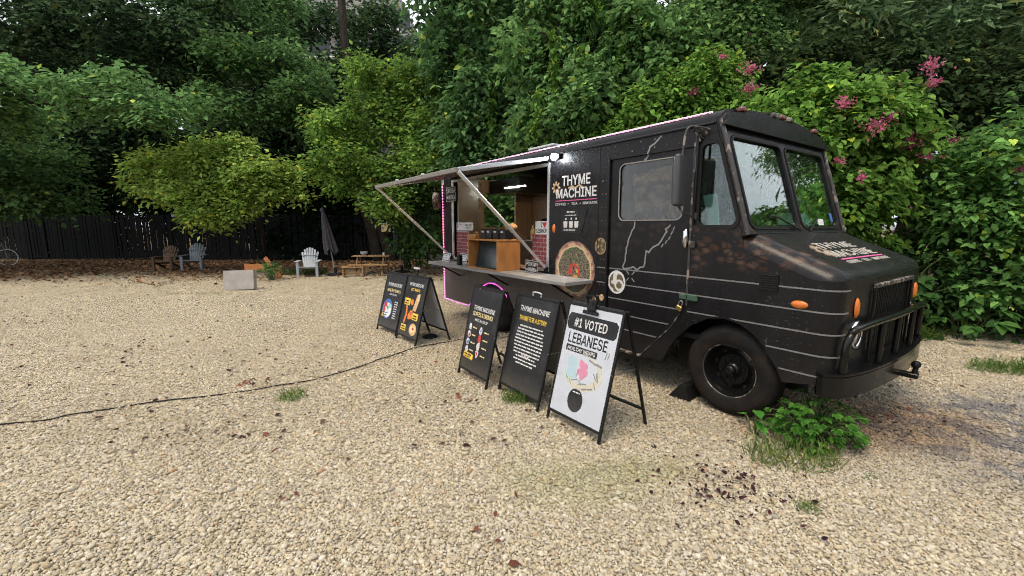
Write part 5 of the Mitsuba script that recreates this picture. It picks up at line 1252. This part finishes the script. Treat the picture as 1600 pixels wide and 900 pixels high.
def leaf_parts(k, P, Nn, D, L, tmpl, cols, name='leaf'):
    """Each large leaf an entry of its own, all sharing a few meshes."""
    base = []
    for c in cols:
        v, f, cc = leaf_mesh(np.zeros((1, 3)), np.array([[0, 0, 1.0]]), np.array([[1.0, 0, 0]]), np.ones(1), tmpl, np.array([c]))
        base.append(mikit.ply((v, f), 'mat_leaf', color=cc))
    Nn = unit(Nn); D = unit(D - (D * Nn).sum(1, keepdims=True) * Nn); B = np.cross(Nn, D)
    for i_ in range(len(P)):
        scene[uniq(f'{k}__{name}')] = {**base[i_ % len(base)], 'to_world': T(frame(P[i_], D[i_] * L[i_], B[i_] * L[i_], Nn[i_] * L[i_]).tolist())}


def lobed_plant(name, label, base, n, spread, h, L, seed, cols, tmpl=OVAL, leaflets=5, stem=.008, lean=(0, 0), group=None, low=.55):
    """A plant of arching stalks, each with a fan of leaflets."""
    rng = np.random.default_rng(seed); k = thing(name, label, 'plant', group)
    P, N_, D, LL, ms = [], [], [], [], []
    for i_ in range(n):
        a = rng.random() * 6.28; r_ = spread * math.sqrt(rng.random()); zt = h * rng.uniform(low, 1.0) * (1 - .35 * (r_ / spread) ** 2)
        tip = np.array(base) + [r_ * math.cos(a) + lean[0], r_ * math.sin(a) + lean[1], zt]
        root = np.array(base) + [.25 * r_ * math.cos(a), .25 * r_ * math.sin(a), 0]
        mid = (tip + root) / 2 + [0, 0, .18 * h]
        ms.append(tube(curve([root, mid, tip], 3), np.linspace(stem, stem * .4, 7), 5))
        d0 = np.array([math.cos(a), math.sin(a), -.25]); up = np.array([.35 * math.cos(a), .35 * math.sin(a), 1]) + rng.normal(0, .15, 3)
        for q_ in range(leaflets):
            t = (q_ - (leaflets - 1) / 2) * (2.1 / max(leaflets - 1, 1)); c, s_ = math.cos(t), math.sin(t)
            d = np.array([d0[0] * c - d0[1] * s_, d0[0] * s_ + d0[1] * c, d0[2]])
            P.append(tip + d * .01); N_.append(up + rng.normal(0, .18, 3)); D.append(d); LL.append(L * rng.uniform(.7, 1.15) * (1 - .25 * abs(t)))
    part(k, 'stalks', cat(*ms), 'mat_deadstalk', kind='stuff')
    P, N_, D, LL = map(np.array, (P, N_, D, LL))
    o_ = np.argsort(np.linalg.norm(P - [0, 0, 1.65], axis=1)); a, b = o_[:300], o_[300:]
    leaf_parts(k, P[a], N_[a], D[a], LL[a], tmpl, cols)
    if len(b): leaves_put(f'{k}__foliage', [leaf_mesh(P[b], N_[b], D[b], LL[b], tmpl, np.array(cols)[np.arange(len(b)) % len(cols)])], kind='stuff')
    return k


pr('mat_deadstalk', (.07, .10, .03), .7)
G1 = [(.055, .16, .025), (.075, .21, .035), (.04, .12, .022), (.11, .26, .045)]
lobed_plant('weed_plant', 'bright green leafy weed growing against the front wheel', (2.33, 3.17, 0), 170, .31, .37, .064, 401, G1, OVAL, 5, low=.15)
lobed_plant('young_weed', 'young weed with a few broad round leaves left of the wheel weed', (1.93, 3.25, 0), 7, .13, .24, .10, 402, [(.07, .24, .04), (.10, .30, .05)], HEART, 1)
lobed_plant('compound_shrub', 'shrub with fans of long narrow leaflets beyond the bumper', (6.0, 6.75, .2), 15, .75, 1.15, .27, 403, [(.05, .12, .035), (.075, .16, .05), (.04, .09, .03)], OVAL, 7, .014, (-.15, -.35))
lobed_plant('compound_shrub', 'lower fan leaved shrub at the foot of the right hand vines', (6.7, 6.2, .0), 11, .55, .55, .24, 404, [(.06, .15, .04), (.09, .2, .05), (.04, .1, .03)], OVAL, 6, .012, (0, -.1))
lobed_plant('sapling', 'low leafy sapling at the far right edge of the gravel', (7.6, 5.5, 0), 12, .55, .5, .22, 405, [(.05, .13, .035), (.08, .19, .05)], OVAL, 6, .012)
lobed_plant('potted_plant', 'leafy plant growing out of the tall grey planter', (-2.95, 16.8, .5), 22, .42, .65, .16, 406, G1, OVAL, 5)
lobed_plant('fern', 'small green fern sprouting behind the concrete slab', (-7.35, 13.1, 0), 26, .42, .6, .14, 407, [(.06, .14, .04), (.09, .19, .06)], OVAL, 5)


def grass(label, x, y, rx, ry, n, h, seed, c0=(.05, .12, .02), c1=(.14, .24, .05)):
    rng = np.random.default_rng(seed); a = rng.random(n) * 6.28; r_ = np.sqrt(rng.random(n))
    P = np.stack([x + rx * r_ * np.cos(a), y + ry * r_ * np.sin(a), np.zeros(n)], 1)
    D = np.stack([rng.normal(0, .8, n), rng.normal(0, .8, n), np.ones(n)], 1); N_ = rng.normal(0, 1, (n, 3)) * [1, 1, .3]
    bl = (np.array([[0, .018, 0], [0, -.018, 0], [.5, .02, .07], [.5, -.018, .07], [.85, .01, -.0], [1, 0, -.12]]), np.array([[0, 1, 2], [1, 3, 2], [2, 3, 4], [4, 3, 5]]))
    v, f, c = leaf_mesh(P, N_, D, h * rng.uniform(.4, 1.2, n), bl, colors(rng, n, c0, c1, .3, .08))
    single('grass_tuft', (v, f), 'mat_leaf', label, 'grass', group='tufts of grass in the gravel', color=c)


grass('wispy grass tuft in front of the leafy wheel weed', 2.0, 2.86, .33, .19, 420, .14, 501, (.07, .13, .03), (.24, .30, .10))
grass('small grass tuft at the cord in the middle of the gravel', -2.11, 3.95, .12, .12, 150, .11, 502)
grass('grass tuft under the foot of the board full of white small print', .06, 3.9, .16, .10, 240, .12, 503)
grass('tiny grass tuft in the nearest gravel at the right', 1.72, 2.31, .07, .05, 130, .06, 504)
grass('very small sprout right of the wheel weed', 2.35, 2.62, .035, .03, 45, .05, 508)
grass('grass patch at the right edge beyond the dark gravel', 5.75, 4.75, .5, .22, 700, .13, 505)
grass('grass patch on the gravel beyond the brush guard', 5.6, 6.2, .7, .22, 800, .22, 506)
grass('thin grass strip in front of the concrete slab', -7.7, 10.35, .8, .10, 320, .06, 507)
grass('dark grass patch right of the tipped bench', -7.0, 14.6, .8, .35, 700, .22, 509, (.02, .05, .012), (.06, .11, .03))

# ------------------------------------------------------------------ litter
def litter(key, label, catg, P, size, c0, c1, seed, curl=.35):
    rng = np.random.default_rng(seed); n = len(P)
    a = rng.random(n) * 6.28
    D = np.stack([np.cos(a), np.sin(a), rng.normal(0, .15, n)], 1); N_ = np.stack([rng.normal(0, curl, n), rng.normal(0, curl, n), np.ones(n)], 1)
    v, f, c = leaf_mesh(P, N_, D, size * rng.uniform(.5, 1.3, n), OVAL, colors(rng, n, c0, c1, .35, .03))
    put(key, (v, f), 'mat_deadleaf', color=c)
    labels[key] = {'label': label, 'category': catg, 'kind': 'stuff'}


rng = np.random.default_rng(77); n = 60000
P = np.stack([rng.uniform(-30, 6, n), rng.uniform(9, 20.3, n), rng.uniform(.01, .045, n)], 1)
dens = np.clip((P[:, 1] - 10.5 + 6.0 * (meshkit.fbm(P * [.45, .45, 0] + 3, 3, 8) - .5) + .10 * np.clip(-8 - P[:, 0], 0, 20)) / 6, 0, 1) ** 2.2
rel = (P[:, :2] - [WX, WY]); ts, ty = rel @ [FX, FY], -(rel @ [NX, NY])
P = P[(rng.random(n) < dens * .75) & ~((ts > -5.6) & (ty > -.3) & (ty < 2.4))]
litter('leaf_litter', 'brown fallen leaves drifted along the back fence', 'fallen leaves', P, .12, (.07, .034, .018), (.28, .16, .085), 78)
Q = []
for x, y, r_, m in ((-2.75, 4.35, .18, 16), (-3.3, 3.6, .5, 7), (-2.4, 3.2, .5, 6), (-1.15, 2.85, .04, 2), (-.6, 5.2, 1.5, 14), (-5, 6.5, 2.2, 34), (-9, 8.5, 2.5, 60), (-.45, 3.9, .25, 12), (-1.5, 3.1, 1.2, 9), (3.1, 3.6, .6, 26), (.0, 2.3, .6, 6), (4.2, 4.6, .7, 16), (-6.5, 4.6, 2, 16)):
    a = rng.random(m) * 6.28; r2 = r_ * np.sqrt(rng.random(m)); Q.append(np.stack([x + r2 * np.cos(a), y + .7 * r2 * np.sin(a), rng.uniform(.018, .032, m)], 1))
litter('scattered_leaves', 'scattered dry reddish brown leaves lying on the open gravel', 'fallen leaves', np.vstack(Q), .055, (.05, .018, .012), (.17, .06, .035), 79, .5)
m = 2400; yy = rng.uniform(3, 13.5, m); P = np.stack([rng.uniform(-1.35, .35, m) * (yy + 1), yy, rng.uniform(.016, .03, m)], 1)
P = P[meshkit.fbm(P * [.8, .8, 0] + 2, 3, 5) > rng.uniform(.38, .75, m)]
litter('dark_flecks', 'small dark twigs and leaf scraps strewn over the open gravel', 'leaf scraps', P, .052, (.022, .012, .009), (.06, .035, .025), 81, .4)
m = 190; P = np.stack([1.32 + rng.normal(0, .20, m), 2.55 + rng.normal(0, .17, m), rng.uniform(.018, .03, m)], 1)
litter('dark_petals', 'dark purple withered petals in the near gravel right of the white board', 'petals', P, .034, (.013, .005, .008), (.05, .016, .022), 80, .9)
